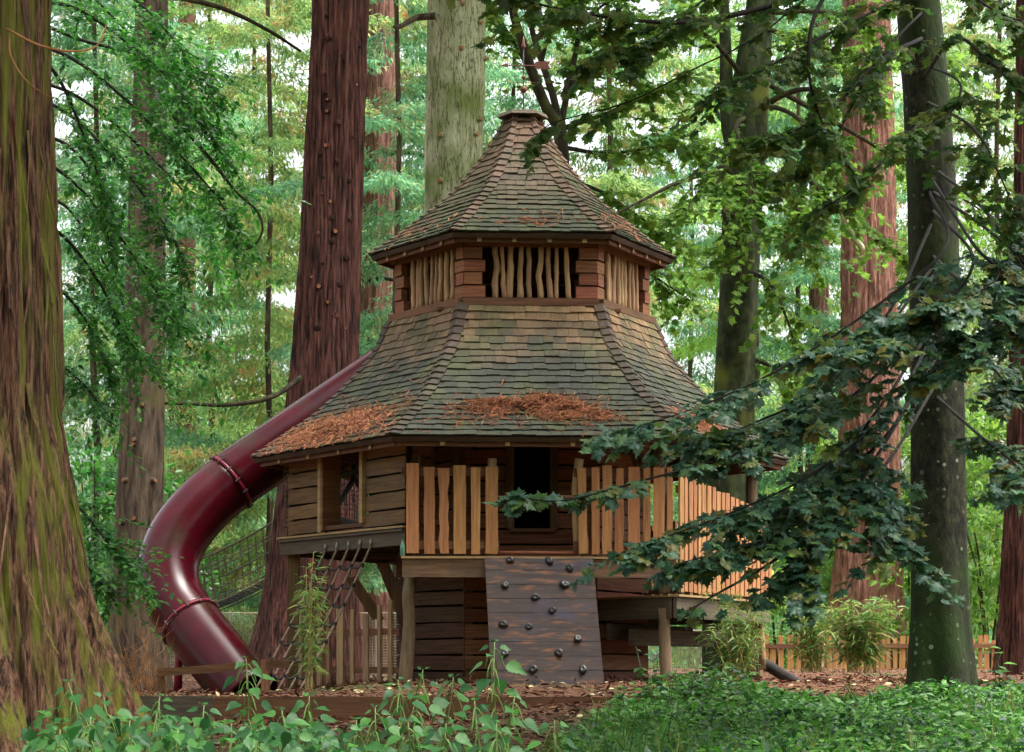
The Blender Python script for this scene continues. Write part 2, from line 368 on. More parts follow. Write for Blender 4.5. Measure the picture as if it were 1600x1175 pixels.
leafm('lf_cover', [(0, (22, 60, 22)), (.45, (42, 92, 30)), (.8, (72, 126, 42)), (1, (100, 148, 56))], .3, .42, spec=.4)
leafm('lf_fern', [(0, (36, 84, 40)), (1, (62, 114, 52))], .35, .5)
leafm('lf_grass', [(0, (48, 88, 32)), (.6, (74, 112, 44)), (1, (128, 128, 70))], .35, .5)
surf('stem_green', [(.3, (70, 92, 46)), (.7, (104, 124, 66))], 6, None, .6, 0, 0, .1)
surf('stem_straw', [(.3, (140, 124, 70)), (.7, (176, 156, 96))], 6, None, .6, 0, 0, .15)
# ------------------------------------------------------------------ ground
def gz(x, y):
    x = np.asarray(x, float); y = np.asarray(y, float)
    tx = np.clip((x+1.5)/2.6, 0, 1); tx = tx*tx*(3-2*tx)
    edge = -.36+.19*tx                                             # foot of the edging board
    front = np.interp(y, [0, 10, 20], [-1.4, -1.0, -.55])
    k = np.clip((y-20)/4, 0, 1)
    front = np.where(y <= 20, front, -.55+(edge+.55)*k)
    back = np.interp(y, [24, 27, 32, 55, 90, 400], [-.14, 0, 0, .13, .3, .4])
    back = np.where(y < 60, back-(.16-.16*np.clip((x+3.2)/1.6, 0, 1))*np.clip((y-23)/3, 0, 1)*np.clip((60-y)/25, 0, 1), back)
    z = np.where(y < 24, front, back)
    # right of the board the step fades out into one slope
    r = np.clip((x-2.2)/1.2, 0, 1)
    soft = np.interp(y, [0, 10, 20, 23, 25, 27, 32, 55, 90, 400], [-1.4, -1.0, -.52, -.28, -.14, -.02, 0, .13, .3, .4])
    z = z*(1-r)+soft*r
    return z+.05*(fbm(x*.8, y*.8, 0*x, 3)-.44)
def build_ground():
    xs = np.concatenate([np.linspace(-300, -14, 24), np.linspace(-13, 13, 131), np.linspace(14, 300, 24)])
    ys = np.concatenate([np.linspace(-60, 6, 14), np.linspace(6.5, 23.985, 90), np.linspace(24.015, 60, 120), np.linspace(62, 420, 40)])
    X, Y = np.meshgrid(xs, ys); Z = gz(X, Y)
    V = np.stack([X, Y, Z], -1).reshape(-1, 3); n, m = X.shape
    i = (np.arange(n-1)[:, None]*m+np.arange(m-1)[None, :]).ravel()
    o = obj('ground', mesh_np('ground', V, [np.stack([i, i+1, i+m+1, i+m], 1)], smooth=True), 'ground')
    tag(o, kind='structure')
build_ground()
# ------------------------------------------------------------------ the wooden tower
TH = R(3.7); CX, CY = .14, 30.0
H = math.sqrt(3)/2
TW = thing('playhouse_tower', 'hexagonal wooden play tower with two tiers of shingled bell-shaped roof', 'play tower', (CX, CY, 0))
def fn(k):
    a = R(-90+60*k)+TH; n = Vector((math.cos(a), math.sin(a), 0)); return n, Vector((-n.y, n.x, 0))
UP = Vector((0, 0, 1)); CEN = Vector((CX, CY, 0))
def fp(k, apo, u, z):
    n, t = fn(k); return CEN+n*apo+t*u+UP*z
def piece(name, mat, parent, *a, **kw):
    m = MB(); m.board(*a, **kw); return m.build(name, mat, parent)
def plank_wall(parent, k, apo, u0, u1, z0, z1, ph, gap, mat, holes=(), thk=.03, name='plank'):
    n, t = fn(k); z = z0
    while z < z1-.05:
        h = min(ph*rnd.uniform(.93, 1.06), z1-z)
        segs = [(u0, u1)]
        for (a, b, c, d) in holes:
            if z+h/2 > c and z+h/2 < d:
                segs = [q for s in segs for q in ((s[0], min(s[1], a)), (max(s[0], b), s[1])) if q[1]-q[0] > .03]
        for (a, b) in segs:
            o = rnd.uniform(-.006, .006); dz = rnd.uniform(-.006, .006)
            piece(name, mat, parent, fp(k, apo+o, a, z+h/2+dz), fp(k, apo+o, b, z+h/2-dz), UP, n, h-gap, thk, .004, 5)
        z += h
def part_empty(name, parent):
    o = bpy.data.objects.new(name, None); C.objects.link(o); o.parent = parent; return o
SC = 1.63; AC = SC*H                     # inner core
SB = 3.06; AB = SB*H                     # outer wall of the closed wing
SD = 3.2;  AD = SD*H                     # outer edge of the decks
# core walls
core = part_empty('core_wall', TW)
door = (-.21, .24, 1.9, 3.3)
for k in range(6):
    hl = [door] if k == 0 else ([(-.4, .4, 1.5, 3.3)] if k in (2,) else [])
    plank_wall(core, k, AC, -SC/2+.0, SC/2-.0, -.05, 4.62, .2, .024, 'wood_red_h' if k in (0, 1) else 'wood_brown_h', hl)
    for s in (-1, 1):
        piece('corner_stud', 'wood_brown_v', core, fp(k, AC-.06, s*(SC/2-.06), -.05), fp(k, AC-.06, s*(SC/2-.06), 4.6), fn(k)[1], fn(k)[0], .08, .06)
def gap_backing(parent, k, apo, u0, u1, z0, z1, hole=None):  # panels added behind the planks to darken their gaps
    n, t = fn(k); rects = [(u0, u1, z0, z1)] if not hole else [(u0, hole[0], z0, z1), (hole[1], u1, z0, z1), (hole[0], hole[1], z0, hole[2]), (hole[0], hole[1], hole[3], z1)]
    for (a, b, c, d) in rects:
        if b-a > .02 and d-c > .02: piece('gap_backing_panel', 'gap_shade', parent, fp(k, apo, (a+b)/2, c), fp(k, apo, (a+b)/2, d), t, n, b-a, .012)
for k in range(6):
    gap_backing(core, k, AC-.105, -(AC-.105)/H/2, (AC-.105)/H/2, -.05, 4.6, door if k == 0 else ((-.4, .4, 1.5, 3.3) if k == 2 else None))
dr = part_empty('doorway', TW)
n0, t0 = fn(0)
for s in (door[0]-.05, door[1]+.05):
    piece('door_post', 'wood_brown_v', dr, fp(0, AC+.035, s, 1.9), fp(0, AC+.035, s, 3.35), t0, n0, .1, .05, .003, 5)
piece('sill', 'wood_brown_h', dr, fp(0, AC+.05, door[0]-.06, 1.885), fp(0, AC+.05, door[1]+.06, 1.885), UP, n0, .045, .09)
# decks: boards parallel to each side, one height per side
DZ = [1.49, 1.05, 1.05, 1.49, 1.84, 1.84]
deck = part_empty('deck', TW)
for k in range(6):
    n, t = fn(k); a = AC+.03
    while a < AD-.02:
        b = min(a+.135, AD); c = (a+b)/2; hw = c/H/2-.012
        piece('deck_board', 'wood_grey_h' if k != 0 else 'wood_brown_h', deck, fp(k, c, -hw, DZ[k]-.03), fp(k, c, hw, DZ[k]-.03), n, UP, b-a-.008, .028)
        a += .135
    for u in (-1.0, -.35, .35, 1.0):      # joists
        piece('joist', 'wood_grey_h', deck, fp(k, AC+.05, u*.75, DZ[k]-.12), fp(k, AD-.1, u*1.2, DZ[k]-.12), UP, t, .14, .05)
def rim(k, z, h, mat, hw0=None, s=SD):
    n, t = fn(k); hw = s/2
    piece('rim_beam', mat, deck, fp(k, s*H+.028, -hw-.016, z-.03-h/2), fp(k, s*H+.028, hw+.016, z-.03-h/2), UP, n, h, .045, .002, 6)
    piece('deck_nosing', 'wood_pale_h', deck, fp(k, s*H+.035, -hw-.03, z-.012), fp(k, s*H+.035, hw+.03, z-.012), n, UP, .11, .026, .002, 6)
rim(0, 1.49, .215, 'wood_beam'); rim(1, 1.05, .25, 'wood_grey_h'); rim(2, 1.05, .25, 'wood_grey_h'); rim(3, 1.49, .2, 'wood_beam')
rim(4, 1.86, .2, 'wood_grey_h', s=3.1); rim(5, 1.86, .2, 'wood_grey_h', s=3.1)
# inner edge of the low right-hand deck, seen under the front platform
n1, t1 = fn(1)
v_front = CEN+Vector((math.cos(R(-60)+TH), math.sin(R(-60)+TH), 0))*(SD)
v_in = CEN+Vector((math.cos(R(-60)+TH), math.sin(R(-60)+TH), 0))*(SC+.1)
dvec = (v_in-v_front).normalized()
piece('rim_beam', 'wood_grey_h', deck, v_front+UP*.89+dvec*.06, v_in+UP*.89, UP, n1, .25, .045)
piece('deck_nosing', 'wood_pale_h', deck, v_front+UP*1.035+dvec*.05, v_in+UP*1.035, dvec.cross(UP), UP, .07, .024)
for (z, a) in ((.55, 2.05), (.62, 1.75)):
    piece('cross_beam', 'wood_grey_h', deck, fp(1, a, -1.2, z), fp(1, a, 1.5, z), UP, n1, .2, .06)
# posts
def vert(i, s):     # corner between side i-1 and side i
    a = R(-120+60*i)+TH; return CEN+Vector((math.cos(a), math.sin(a), 0))*s
posts = [(0, 3.02, 1.2, .105, .09), (1, 3.05, .0, .085, .075), (2, 3.05, 0, .09, .08), (3, 3.05, 0, .09, .08), (4, 3.05, 0, .09, .08), (5, 3.0, 0, .1, .09)]
def log(name, mat, parent, a, b, r0, r1, n=9, bend=.02, wob=.04):
    a, b = Vector(a), Vector(b); m = MB(); L = 7
    m.tube([a.lerp(b, i/(L-1))+Vector((rnd.uniform(-bend, bend), rnd.uniform(-bend, bend), 0))*(0 < i < L-1) for i in range(L)],
           [r0+(r1-r0)*i/(L-1) for i in range(L)], n, True, wob)
    return m.build(name, mat, parent, True)
for i in range(6):
    p = vert(i, 3.02)
    top = 3.0 if i in (1, 2, 3, 4) else 3.0
    base = -.1
    if i == 0:
        log('post', 'log_grey', TW, at(634, 1092, 27.45), at(641, 900, 27.45), .088, .072)
        log('post', 'log_grey', TW, at(646, 866, 27.5), at(647, 692, 27.5), .08, .075)
    elif i == 1:
        log('post', 'log_grey', TW, at(1041, 1076, 27.5), at(1037, 950, 27.5), .075, .07, bend=.006)
        log('post', 'log_grey', TW, at(1038, 928, 27.5), at(1037, 898, 27.5), .07, .07)
        log('post', 'log_grey', TW, at(1036, 866, 27.5), at(1032, 690, 27.5), .07, .075)
    elif i == 5:
        piece('post', 'wood_brown_v', TW, at(457, 1096, 29.75), at(459, 866, 29.75), Vector((1, 0, 0)), Vector((0, 1, 0)), .14, .12, .008, 6)
    elif i == 2:
        log('post', 'log_pale', TW, at(1192, 1046, 30.1), at(1187, 905, 30.1), .045, .04, bend=.006)
        log('post', 'log_grey', TW, p+UP*base, p+UP*3.0, .085, .075)
    else:
        log('post', 'log_grey', TW, p+UP*base, p+UP*3.0, .085, .075)
# closed left wing: planked wall with a window
wing = part_empty('wing_wall', TW)
n5, t5 = fn(5)
wu = lambda px: ((at(px, 800, 28.6)-fp(5, AB, 0, 0)).dot(t5))
def u_on5(px, apo=AB):      # position along side 5 that shows at column px
    d = Vector(((px-800)/FPX, 1, 0)); P = fp(5, apo, 0, 0)
    # solve s*d = P + t5*u
    det = d.x*(-t5.y)-d.y*(-t5.x); s = (P.x*(-t5.y)-P.y*(-t5.x))/det
    return (Vector((s*d.x, s*d.y, 0))-Vector((P.x, P.y, 0))).dot(t5)
ua, ub, uc, ud = u_on5(452), u_on5(506), u_on5(570), u_on5(634)
plank_wall(wing, 5, AB, ua, ub, 1.88, 3.1, .205, .026, 'wood_wall_h')
plank_wall(wing, 5, AB, uc, ud, 1.88, 3.1, .205, .026, 'wood_wall_h')
gap_backing(wing, 5, AB-.05, ua, ub-.02, 1.86, 3.06); gap_backing(wing, 5, AB-.05, uc+.02, ud, 1.86, 3.06)
win = part_empty('window', TW)
piece('jamb', 'wood_pale_h', win, fp(5, AB+.03, ub-.02, 1.88), fp(5, AB+.03, ub-.02, 3.06), t5, n5, .075, .06, .003, 5)
piece('jamb', 'wood_red_h', win, fp(5, AB-.07, ub+.05, 1.9), fp(5, AB-.07, ub+.05, 3.06), t5, n5, .05, .26, .003, 5)
piece('jamb', 'wood_pale_h', win, fp(5, AB+.03, uc-.0, 1.95), fp(5, AB+.03, uc-.0, 3.06), t5, n5, .07, .06, .003, 5)
piece('sill', 'wood_brown_h', win, fp(5, AB-.04, ub+.02, 1.93), fp(5, AB-.04, uc, 1.93), n5, UP, .12, .05)
# timber frame and wire mesh behind the window, on the rear-left side
rear = part_empty('rear_frame', TW)
n4, t4 = fn(4)
for a, b in (((-1.4, 1.9), (-.2, 2.75)), ((-.2, 2.75), (.75, 1.9)), ((-1.5, 2.0), (1.5, 2.3)), ((-1.0, 3.0), (1.0, 2.6)), ((-.2, 2.7), (-.2, 3.2)), ((.75, 1.9), (1.45, 2.9))):
    piece('brace', 'metal_dark', rear, fp(4, AB, a[0], a[1]), fp(4, AB, b[0], b[1]), UP if abs(a[1]-b[1]) < .5 else t4, n4, .07, .05)
m = MB()
for i in range(44):
    u = -1.5+3.0*i/43; m.tube([fp(4, AB+.06, u, 1.85), fp(4, AB+.06, u, 3.0)], .004, 3, False)
for i in range(18):
    z = 1.87+i*.066; m.tube([fp(4, AB+.06, -1.5, z), fp(4, AB+.06, 1.5, z)], .004, 3, False)
m.build('wire_mesh', 'wire', rear)
# partition between wing and front platform
part = part_empty('partition', TW)
pa = vert(0, SC+.03); pb = vert(0, SB-.12); pd = (pb-pa); pl = pd.length; pd.normalize(); pn = pd.cross(UP)
z = 1.5
while z < 3.4:
    h = .2
    if z > 2.9: break
    for (a, b) in (((0, pl),) if z < 1.95 else ((0, pl*.12), (pl*.66, pl))):
        piece('plank', 'wood_brown_h', part, pa+pd*a+UP*(z+h/2), pa+pd*b+UP*(z+h/2), UP, pn, h-.024, .03, .003, 4)
    z += h
for a in (.12, .66):
    piece('door_post', 'wood_brown_v', part, pa+pd*pl*a+UP*1.6+pn*.02, pa+pd*pl*a+UP*(3.4 if a < .5 else 3.15)+pn*.02, pd, pn, .09, .07)
# fascia beams under the lower eaves
for k in range(6):
    piece('eave_beam', 'wood_brown_h', TW, fp(k, SB*H-.05, -SB/2, 3.02), fp(k, SB*H-.05, SB/2, 3.02), UP, fn(k)[0], .14, .08)
# Y-shaped natural braces by the right-hand corner
for a, b in (((1000, 742), (985, 694)), ((1000, 742), (1003, 692)), ((1000, 800), (1000, 738))):
    log('natural_brace', 'log_grey', TW, at(a[0], a[1], 28.3), at(b[0], b[1], 28.3), .045, .035, 7, .012)
# railing on the front platform
rail_root = part_empty('railing', TW)
def u_on0(px, apo):
    d = Vector(((px-800)/FPX, 1, 0)); P = fp(0, apo, 0, 0); s = P.y/(1+0*d.x)
    for _ in range(8):
        q = Vector((s*d.x, s, 0)); u = (q-P).dot(t0); s = (P+t0*u).y
    return u
ap = AD-.02
def picket(k, apo, u, wdt, z0, z1, mat='wood_orange', jit=.006, parent=rail_root, thk=.024, lean=0):
    n, t = fn(k)
    piece('picket', mat, parent, fp(k, apo, u, z0), fp(k, apo, u+lean, z1), t, n, wdt, thk, jit, 7)
for (c, wd, top, ln, j) in ((644.5, 19.5, 725, 0, .003), (671, 17, 731, 0, .007), (694, 15, 733, -.01, .014), (718, 19, 728, .0, .003), (743, 14, 731, 0, .004), (768, 19, 730, 0, .003),
                     (911, 14, 731, -.02, .009), (930, 12, 730, 0, .003), (948, 15, 727, 0, .007), (967, 13, 731, .01, .008), (990, 18, 729, 0, .004), (1010, 11, 730, 0, .004), (1029, 17, 729, 0, .004), (1046, 9, 729, 0, .003)):
    picket(0, ap+.045, u_on0(c, ap), wd/132, 1.525+rnd.uniform(-.005, .01), ZC+(HY-top)/132.2, jit=j, lean=ln)
for (p, q) in ((633, 780), (903, 1050)):
    for zz in (2.49, 1.63):
        piece('rail', 'wood_brown_h', rail_root, fp(0, ap, u_on0(p-6, ap), zz), fp(0, ap, u_on0(q, ap), zz), UP, n0, .1, .04, .003, 6)
for c, tw in ((768, -.0), (905, -.035)):
    u = u_on0(c, ap); a = fp(0, ap-.07, u, 1.5); b = fp(0, ap-.07, u+.01, 2.655)
    m = MB(); m.tube([a, a.lerp(b, .35)+t0*tw, a.lerp(b, .7)+t0*tw*1.3, b], [.055, .05, .052, .055], 9, True, .05); m.build('rail_post', 'log_pale', rail_root, True)
log('cross_bar', 'wood_red_h', rail_root, fp(0, ap-.03, u_on0(776, ap), 2.195), fp(0, ap-.03, u_on0(905, ap), 2.205), .024, .022, 8, .006)
log('threshold_bar', 'wood_red_h', rail_root, fp(0, ap-.03, u_on0(778, ap), 1.54), fp(0, ap-.03, u_on0(905, ap), 1.54), .024, .024, 8, .004)
# tall pickets along the low right deck
side_rail = part_empty('side_railing', TW)
u = -SD/2+.0
while u < SD/2-.03:
    f = (u+SD/2)/SD; wd = rnd.uniform(.085, .135)
    picket(1, AD+.075, u+wd/2, wd, 1.08+rnd.uniform(-.01, .02), 2.47-.30*f+rnd.uniform(-.03, .03), parent=side_rail, jit=.006)
    u += wd+rnd.uniform(.028, .05)
for zz, d in ((2.3, -.28), (1.25, 0)):
    piece('rail', 'wood_brown_h', side_rail, fp(1, AD+.045, -SD/2, zz), fp(1, AD+.045, SD/2, zz+d), UP, n1, .09, .035)
u = -SD/2+.1
while u < SD/2-.03:        # far side of the same deck
    wd = rnd.uniform(.085, .135)
    picket(2, AD+.075, u+wd/2, wd, 1.08, 2.2+rnd.uniform(-.03, .03), parent=side_rail); u += wd+.06
for zz in (2.05, 1.25):
    piece('rail', 'wood_brown_h', side_rail, fp(2, AD+.045, -SD/2, zz), fp(2, AD+.045, SD/2, zz), UP, fn(2)[0], .09, .035)
# ---- lantern storey: stacked block corners, sapling bars, plates
lan = part_empty('lantern_storey', TW)
ZL0, ZL1 = 4.76, 5.40
for k in range(6):
    n, t = fn(k)
    piece('sill_plate', 'wood_brown_h', lan, fp(k, AC+.04, -SC/2-.03, 4.705), fp(k, AC+.04, SC/2+.03, 4.705), UP, n, .09, .16)
    piece('top_plate', 'wood_brown_h', lan, fp(k, AC-.01, -SC/2, 5.475), fp(k, AC-.01, SC/2, 5.475), UP, n, .15, .08)
    if k in (0, 1, 5, 2, 4):
        for s in (-1, 1):
            for i in range(4):
                h = (ZL1-ZL0)/4; w_ = .25 if k == 0 else .2
                c0 = s*(SC/2+.012); c1 = s*(SC/2-w_+(.04 if i % 2 else 0))
                piece('corner_block', 'wood_red_h', lan, fp(k, AC-.02+(.012 if i % 2 else 0), c0, ZL0+h*(i+.5)), fp(k, AC-.02+(.012 if i % 2 else 0), c1, ZL0+h*(i+.5)), UP, n, h-.018, .09, .003, 2)
            piece('stud', 'wood_brown_v', lan, fp(k, AC-.12, s*(SC/2-.14), ZL0), fp(k, AC-.12, s*(SC/2-.14), ZL1+.05), t, n, .14, .06)
        nb = 9
        for i in range(nb):
            u = -.47+.94*i/(nb-1)+rnd.uniform(-.02, .02); r = rnd.uniform(.026, .042)
            a = fp(k, AC-.02, u+rnd.uniform(-.03, .03), ZL0-.02); b = fp(k, AC-.02, u+rnd.uniform(-.02, .02), ZL1+.03)
            ka = rnd.uniform(-.03, .03); kb = rnd.uniform(.2, .7); pts = [a.lerp(b, j/7)+t*(rnd.uniform(-.005, .005)+ka*max(0, 1-abs(j/7-kb)*3.2))*(0 < j < 7) for j in range(8)]
            m = MB(); m.tube(pts, [r*rnd.uniform(.85, 1.12)*(1.2-.04*j) for j in range(8)], 8, True, .06); m.build('sapling_bar', 'log_pale', lan, True)
    else:
        plank_wall(lan, k, AC, -SC/2, SC/2, ZL0, ZL1, .215, .03, 'wood_brown_h')
piece('floor_joist', 'wood_brown_h', lan, fp(0, -1.2, 0, 4.66), fp(0, 1.2, 0, 4.66), t0, UP, 2.3, .04)
# ---- roofs
def roof(name, prof, mat, cap_s, ncourse, wmin, wmax, want, zjoin):
    """bell-cast hexagonal roof: decking, shingle courses and hip shingles"""
    S0 = np.array([p[0] for p in prof]); Z0 = np.array([p[1] for p in prof])
    d = np.concatenate([[0], np.cumsum(np.hypot(np.diff(S0*H), np.diff(Z0)))])
    # smooth the profile
    P = catmull([(d[i], S0[i], Z0[i]) for i in range(len(d))], 6)
    dd = np.array([p.x for p in P]); ss = np.array([p.y for p in P]); zz = np.array([p.z for p in P]); L = d[-1]
    sa = lambda x: float(np.interp(x, dd, ss)); za = lambda x: float(np.interp(x, dd, zz))
    rt = part_empty(name, TW)
    V, F = [], []
    N = 14
    for j in range(2):
        for i in range(N+1):
            x = L*i/N; s = sa(x)-j*.03; z = za(x)-j*.05
            for q in range(6): V.append(vert(q, s)+UP*z)
    for i in range(N):
        for q in range(6):
            a = i*6+q; b = i*6+(q+1) % 6; F.append((a, b, b+6, a+6)); o = (N+1)*6; F.append((o+a, o+a+6, o+b+6, o+b))
    for q in range(6):
        a = q; b = (q+1) % 6; o = (N+1)*6; F.append((a, o+a, o+b, b))
    m = MB(); m.add(V, F); m.build('roof_decking', 'roof_deck', rt)
    unit = MB(); unit.hexa([(-.5, 0, 0), (.5, 0, 0), (.5, 1, -.012), (-.5, 1, -.012), (-.5, 0, .017), (.5, 0, .017), (.5, 1, .003), (-.5, 1, .003)])
    ume = bpy.data.meshes.new('shingle'); ume.from_pydata(unit.v, [], unit.f); ume.materials.append(M[mat])
    rest = MB(); cand = []
    for k in range(6):
        n, t = fn(k)
        for i in range(ncourse):
            x0 = L*i/ncourse; ln = L/ncourse*1.75; x1 = min(x0+ln, L)
            s = sa(x0); hw = s/2-.01; u = -hw
            p0 = (sa(x0)*H, za(x0)); p1 = (sa(x1)*H, za(x1)); l = math.hypot(p1[0]-p0[0], p1[1]-p0[1])
            yd = (n*(p1[0]-p0[0])+UP*(p1[1]-p0[1])).normalized(); nd_ = t.cross(yd)
            u -= rnd.uniform(0, .06)
            while u < hw-.02:
                wd = rnd.uniform(wmin, wmax)*(1.0 if i < ncourse*.5 else 1.1); a, b = max(u, -hw), min(u+wd, hw)
                if b < hw and hw-b < .05: b = hw
                u = b+.004
                if b-a < .03: continue
                edge = (a <= -hw+.001 or b >= hw-.001)
                l2 = l*(.62 if edge else 1); jy = rnd.uniform(-.012, .012); up = .024+rnd.uniform(-.003, .006)
                o = CEN+n*p0[0]+UP*p0[1]+t*((a+b)/2)+nd_*up+yd*jy
                yv = (yd*l2-nd_*.014); z_ = t.cross(yv.normalized())
                Mx = Matrix(((t.x*(b-a), yv.x, z_.x, o.x), (t.y*(b-a), yv.y, z_.y, o.y), (t.z*(b-a), yv.z, z_.z, o.z), (0, 0, 0, 1)))
                if k == 0: score = (b-a)*nd_.dot((Vector((0, 0, ZC))-o).normalized())
                elif k in (1, 5): score = .6*(b-a)*nd_.dot((Vector((0, 0, ZC))-o).normalized())
                else: score = -9
                cand.append((score, Mx))
    cand.sort(key=lambda c: -c[0])
    for j, (q, Mx) in enumerate(cand):
        if j < want: place('shingle', ume, rt, Mx)
        else:
            rest.cv = rnd.random(); rest.add([Mx @ Vector(v) for v in unit.v], unit.f)
    tag(rest.build('shingles', mat, rt), kind='stuff')
    # hip shingles
    nh = int(ncourse*1.05)
    for q in range(6):
        tl = fn((q-1) % 6)[1]; tr = fn(q)[1]
        nl, nr = fn((q-1) % 6)[0], fn(q)[0]
        hipd = (vert(q, 1)-CEN)
        for i in range(nh):
            x0 = L*i/nh-.02; x1 = min(x0+L/nh*1.35, L); wd = .112 if sa(max(x0, 0)) > .5 else .1*max(.6, sa(x0)/.5)
            A = vert(q, sa(x0))+UP*za(x0)+hipd*.036+UP*.034; B = vert(q, sa(x1))+UP*za(x1)+hipd*.024+UP*.022
            jl = rnd.uniform(.9, 1.08); jr = rnd.uniform(.9, 1.08); th = UP*.016+hipd*.007
            Al = A-tl*wd*jl-UP*.012; Ar = A+tr*wd*jr-UP*.012; Bl = B-tl*wd*.95-UP*.012; Br = B+tr*wd*.95-UP*.012
            m = MB(); b_ = [Al, A, Ar, Bl, B, Br]; tp = [p+th for p in b_[:3]]+[p+th*.25 for p in b_[3:]]
            m.add(b_+tp, [(6, 7, 10, 9), (7, 8, 11, 10), (0, 1, 7, 6), (1, 2, 8, 7), (0, 6, 9, 3), (2, 5, 11, 8), (3, 9, 10, 4), (4, 10, 11, 5), (1, 0, 3, 4), (2, 1, 4, 5)])
            if q in (0, 1) or (q in (2, 5)): m.build('hip_shingle', 'shingle_hip', rt)
            else:
                m.build('hip_shingle', 'shingle_hip', rt)
    # rafter tails under the eaves
    for k in range(6):
        n, t = fn(k); s0 = sa(0)
        for f in (-.33, -.11, .11, .33):
            a = fp(k, s0*H-.05, f*s0, za(0)-.06); b = fp(k, zjoin*H, f*zjoin, za(0)+(s0-zjoin)*H*.62-.07)
            piece('rafter', 'wood_pale_h', rt, a, b, UP, t, .07, .05)
        piece('eave_batten', 'wood_brown_h', rt, fp(k, s0*H-.09, -s0/2+.06, za(0)-.075), fp(k, s0*H-.09, s0/2-.06, za(0)-.075), UP, n, .05, .03)
    return rt, (sa, za, L)
roof_low, RL = roof('lower_roof', [(3.49, 2.876), (3.05, 3.17), (2.67, 3.436), (2.28, 3.81), (1.93, 4.22), (1.73, 4.67)], 'shingle_low', 1.7, 21, .105, .175, 220, 2.9)
roof_up, RU = roof('upper_roof', [(1.98, 5.51), (1.66, 5.72), (1.353, 5.956), (.948, 6.27), (.614, 6.65), (.379, 6.98), (.19, 7.34)], 'shingle_up', .2, 21, .09, .16, 80, 1.62)
m = MB(); m.add([vert(q, .335)+UP*7.335 for q in range(6)]+[vert(q, .31)+UP*7.385 for q in range(6)],
                [(5, 4, 3, 2, 1, 0), (6, 7, 8, 9, 10, 11)]+[(q, (q+1) % 6, 6+(q+1) % 6, 6+q) for q in range(6)])
m.build('roof_cap', 'wood_grey_h', roof_up)
# needle litter lying on the shingles
def litter(name, RF, blobs, label, seed, loose=0):
    sa, za, L = RF; rs = random.Random(seed); m = MB()
    for (k, u0, d0, su, sd, cnt, pile) in blobs:
        n, t = fn(k)
        for _ in range(int(cnt*.8)):
            u = u0+rs.gauss(0, su); x = d0+rs.gauss(0, sd)
            if rs.random() < .3: u = u0+rs.gauss(0, 1.9)*su; x = d0+rs.gauss(0, 1.9)*sd
            x = min(max(x, .0), L*.97); s = sa(x)
            if abs(u) > s/2: continue
            e = .02; p = n*(sa(x)*H)+UP*za(x); q = n*(sa(x+e)*H)+UP*za(x+e); yd = (q-p).normalized(); nn = t.cross(yd)
            h = max(0, math.exp(-((u-u0)/su)**2-((x-d0)/sd)**2))*pile*rs.random()+.045
            a = rs.gauss(0, .9); ln = rs.uniform(.05, .17); dirv = t*math.cos(a)+yd*math.sin(a); sd_ = nn.cross(dirv)
            o = CEN+p+t*u+nn*h; cu = rs.uniform(-.35, .35); w_ = rs.uniform(.003, .0075); m.cv = rs.random()
            pts = []
            for j in range(4):
                f = j/3-.5; pts.append(o+dirv*(f*ln)+sd_*(cu*ln*(f*f-.1))+nn*(rs.uniform(-.012, .02)))
            vs, fs = [], []
            for j, pp in enumerate(pts):
                ww = w_*(1.0 if j < 3 else .3); vs += [pp-sd_*ww, pp+sd_*ww, pp+nn*ww]
                if j:
                    b = (j-1)*3
                    for c in range(3): fs.append((b+c, b+(c+1) % 3, b+3+(c+1) % 3, b+3+c))
            m.add(vs, fs)
    o = m.build(name, 'needles'); tag(o, label, 'needle litter', None, 'stuff'); return o
litter('needle_litter', RL, [(0, -.42, .7, .16, .04, 380, .08), (0, -.12, .64, .18, .06, 420, .11), (0, .1, .78, .14, .05, 330, .1), (0, .36, .6, .15, .07, 420, .1), (0, .3, .42, .12, .05, 160, .05), (0, .62, .5, .14, .04, 140, .05), (0, .75, .36, .12, .05, 70, .02), (0, -.75, .58, .14, .05, 90, .03), (0, -.5, .5, .12, .06, 60, .01), (0, .05, .5, .3, .1, 90, .01), (0, -.55, .45, .3, .12, 60, 0), (0, .3, .25, .7, .12, 60, 0), (0, -.9, .35, .3, .1, 40, 0)],
       'heap of orange fallen needle twigs on the front slope of the lower roof', 3)
litter('needle_litter', RL, [(5, -.25, .38, .55, .15, 2300, .09), (5, .1, .55, .4, .12, 700, .06), (5, .0, .2, 1.0, .12, 300, 0)],
       'bank of orange fallen needle twigs on the left slope of the lower roof', 4)
litter('needle_litter', RL, [(1, -.55, .45, .3, .1, 700, .08), (1, -.2, .3, .5, .12, 200, .02)],
       'small patch of orange needle twigs on the right slope of the lower roof', 5)
litter('needle_litter', RU, [(0, .25, .42, .18, .06, 22, .01), (0, -.05, .3, .1, .05, 20, 0), (0, .15, .22, .4, .06, 34, .0), (5, -.1, .3, .5, .12, 70, .01), (1, .0, .4, .4, .16, 80, .01)],
       'thin scatter of orange needle twigs on the upper roof', 6)
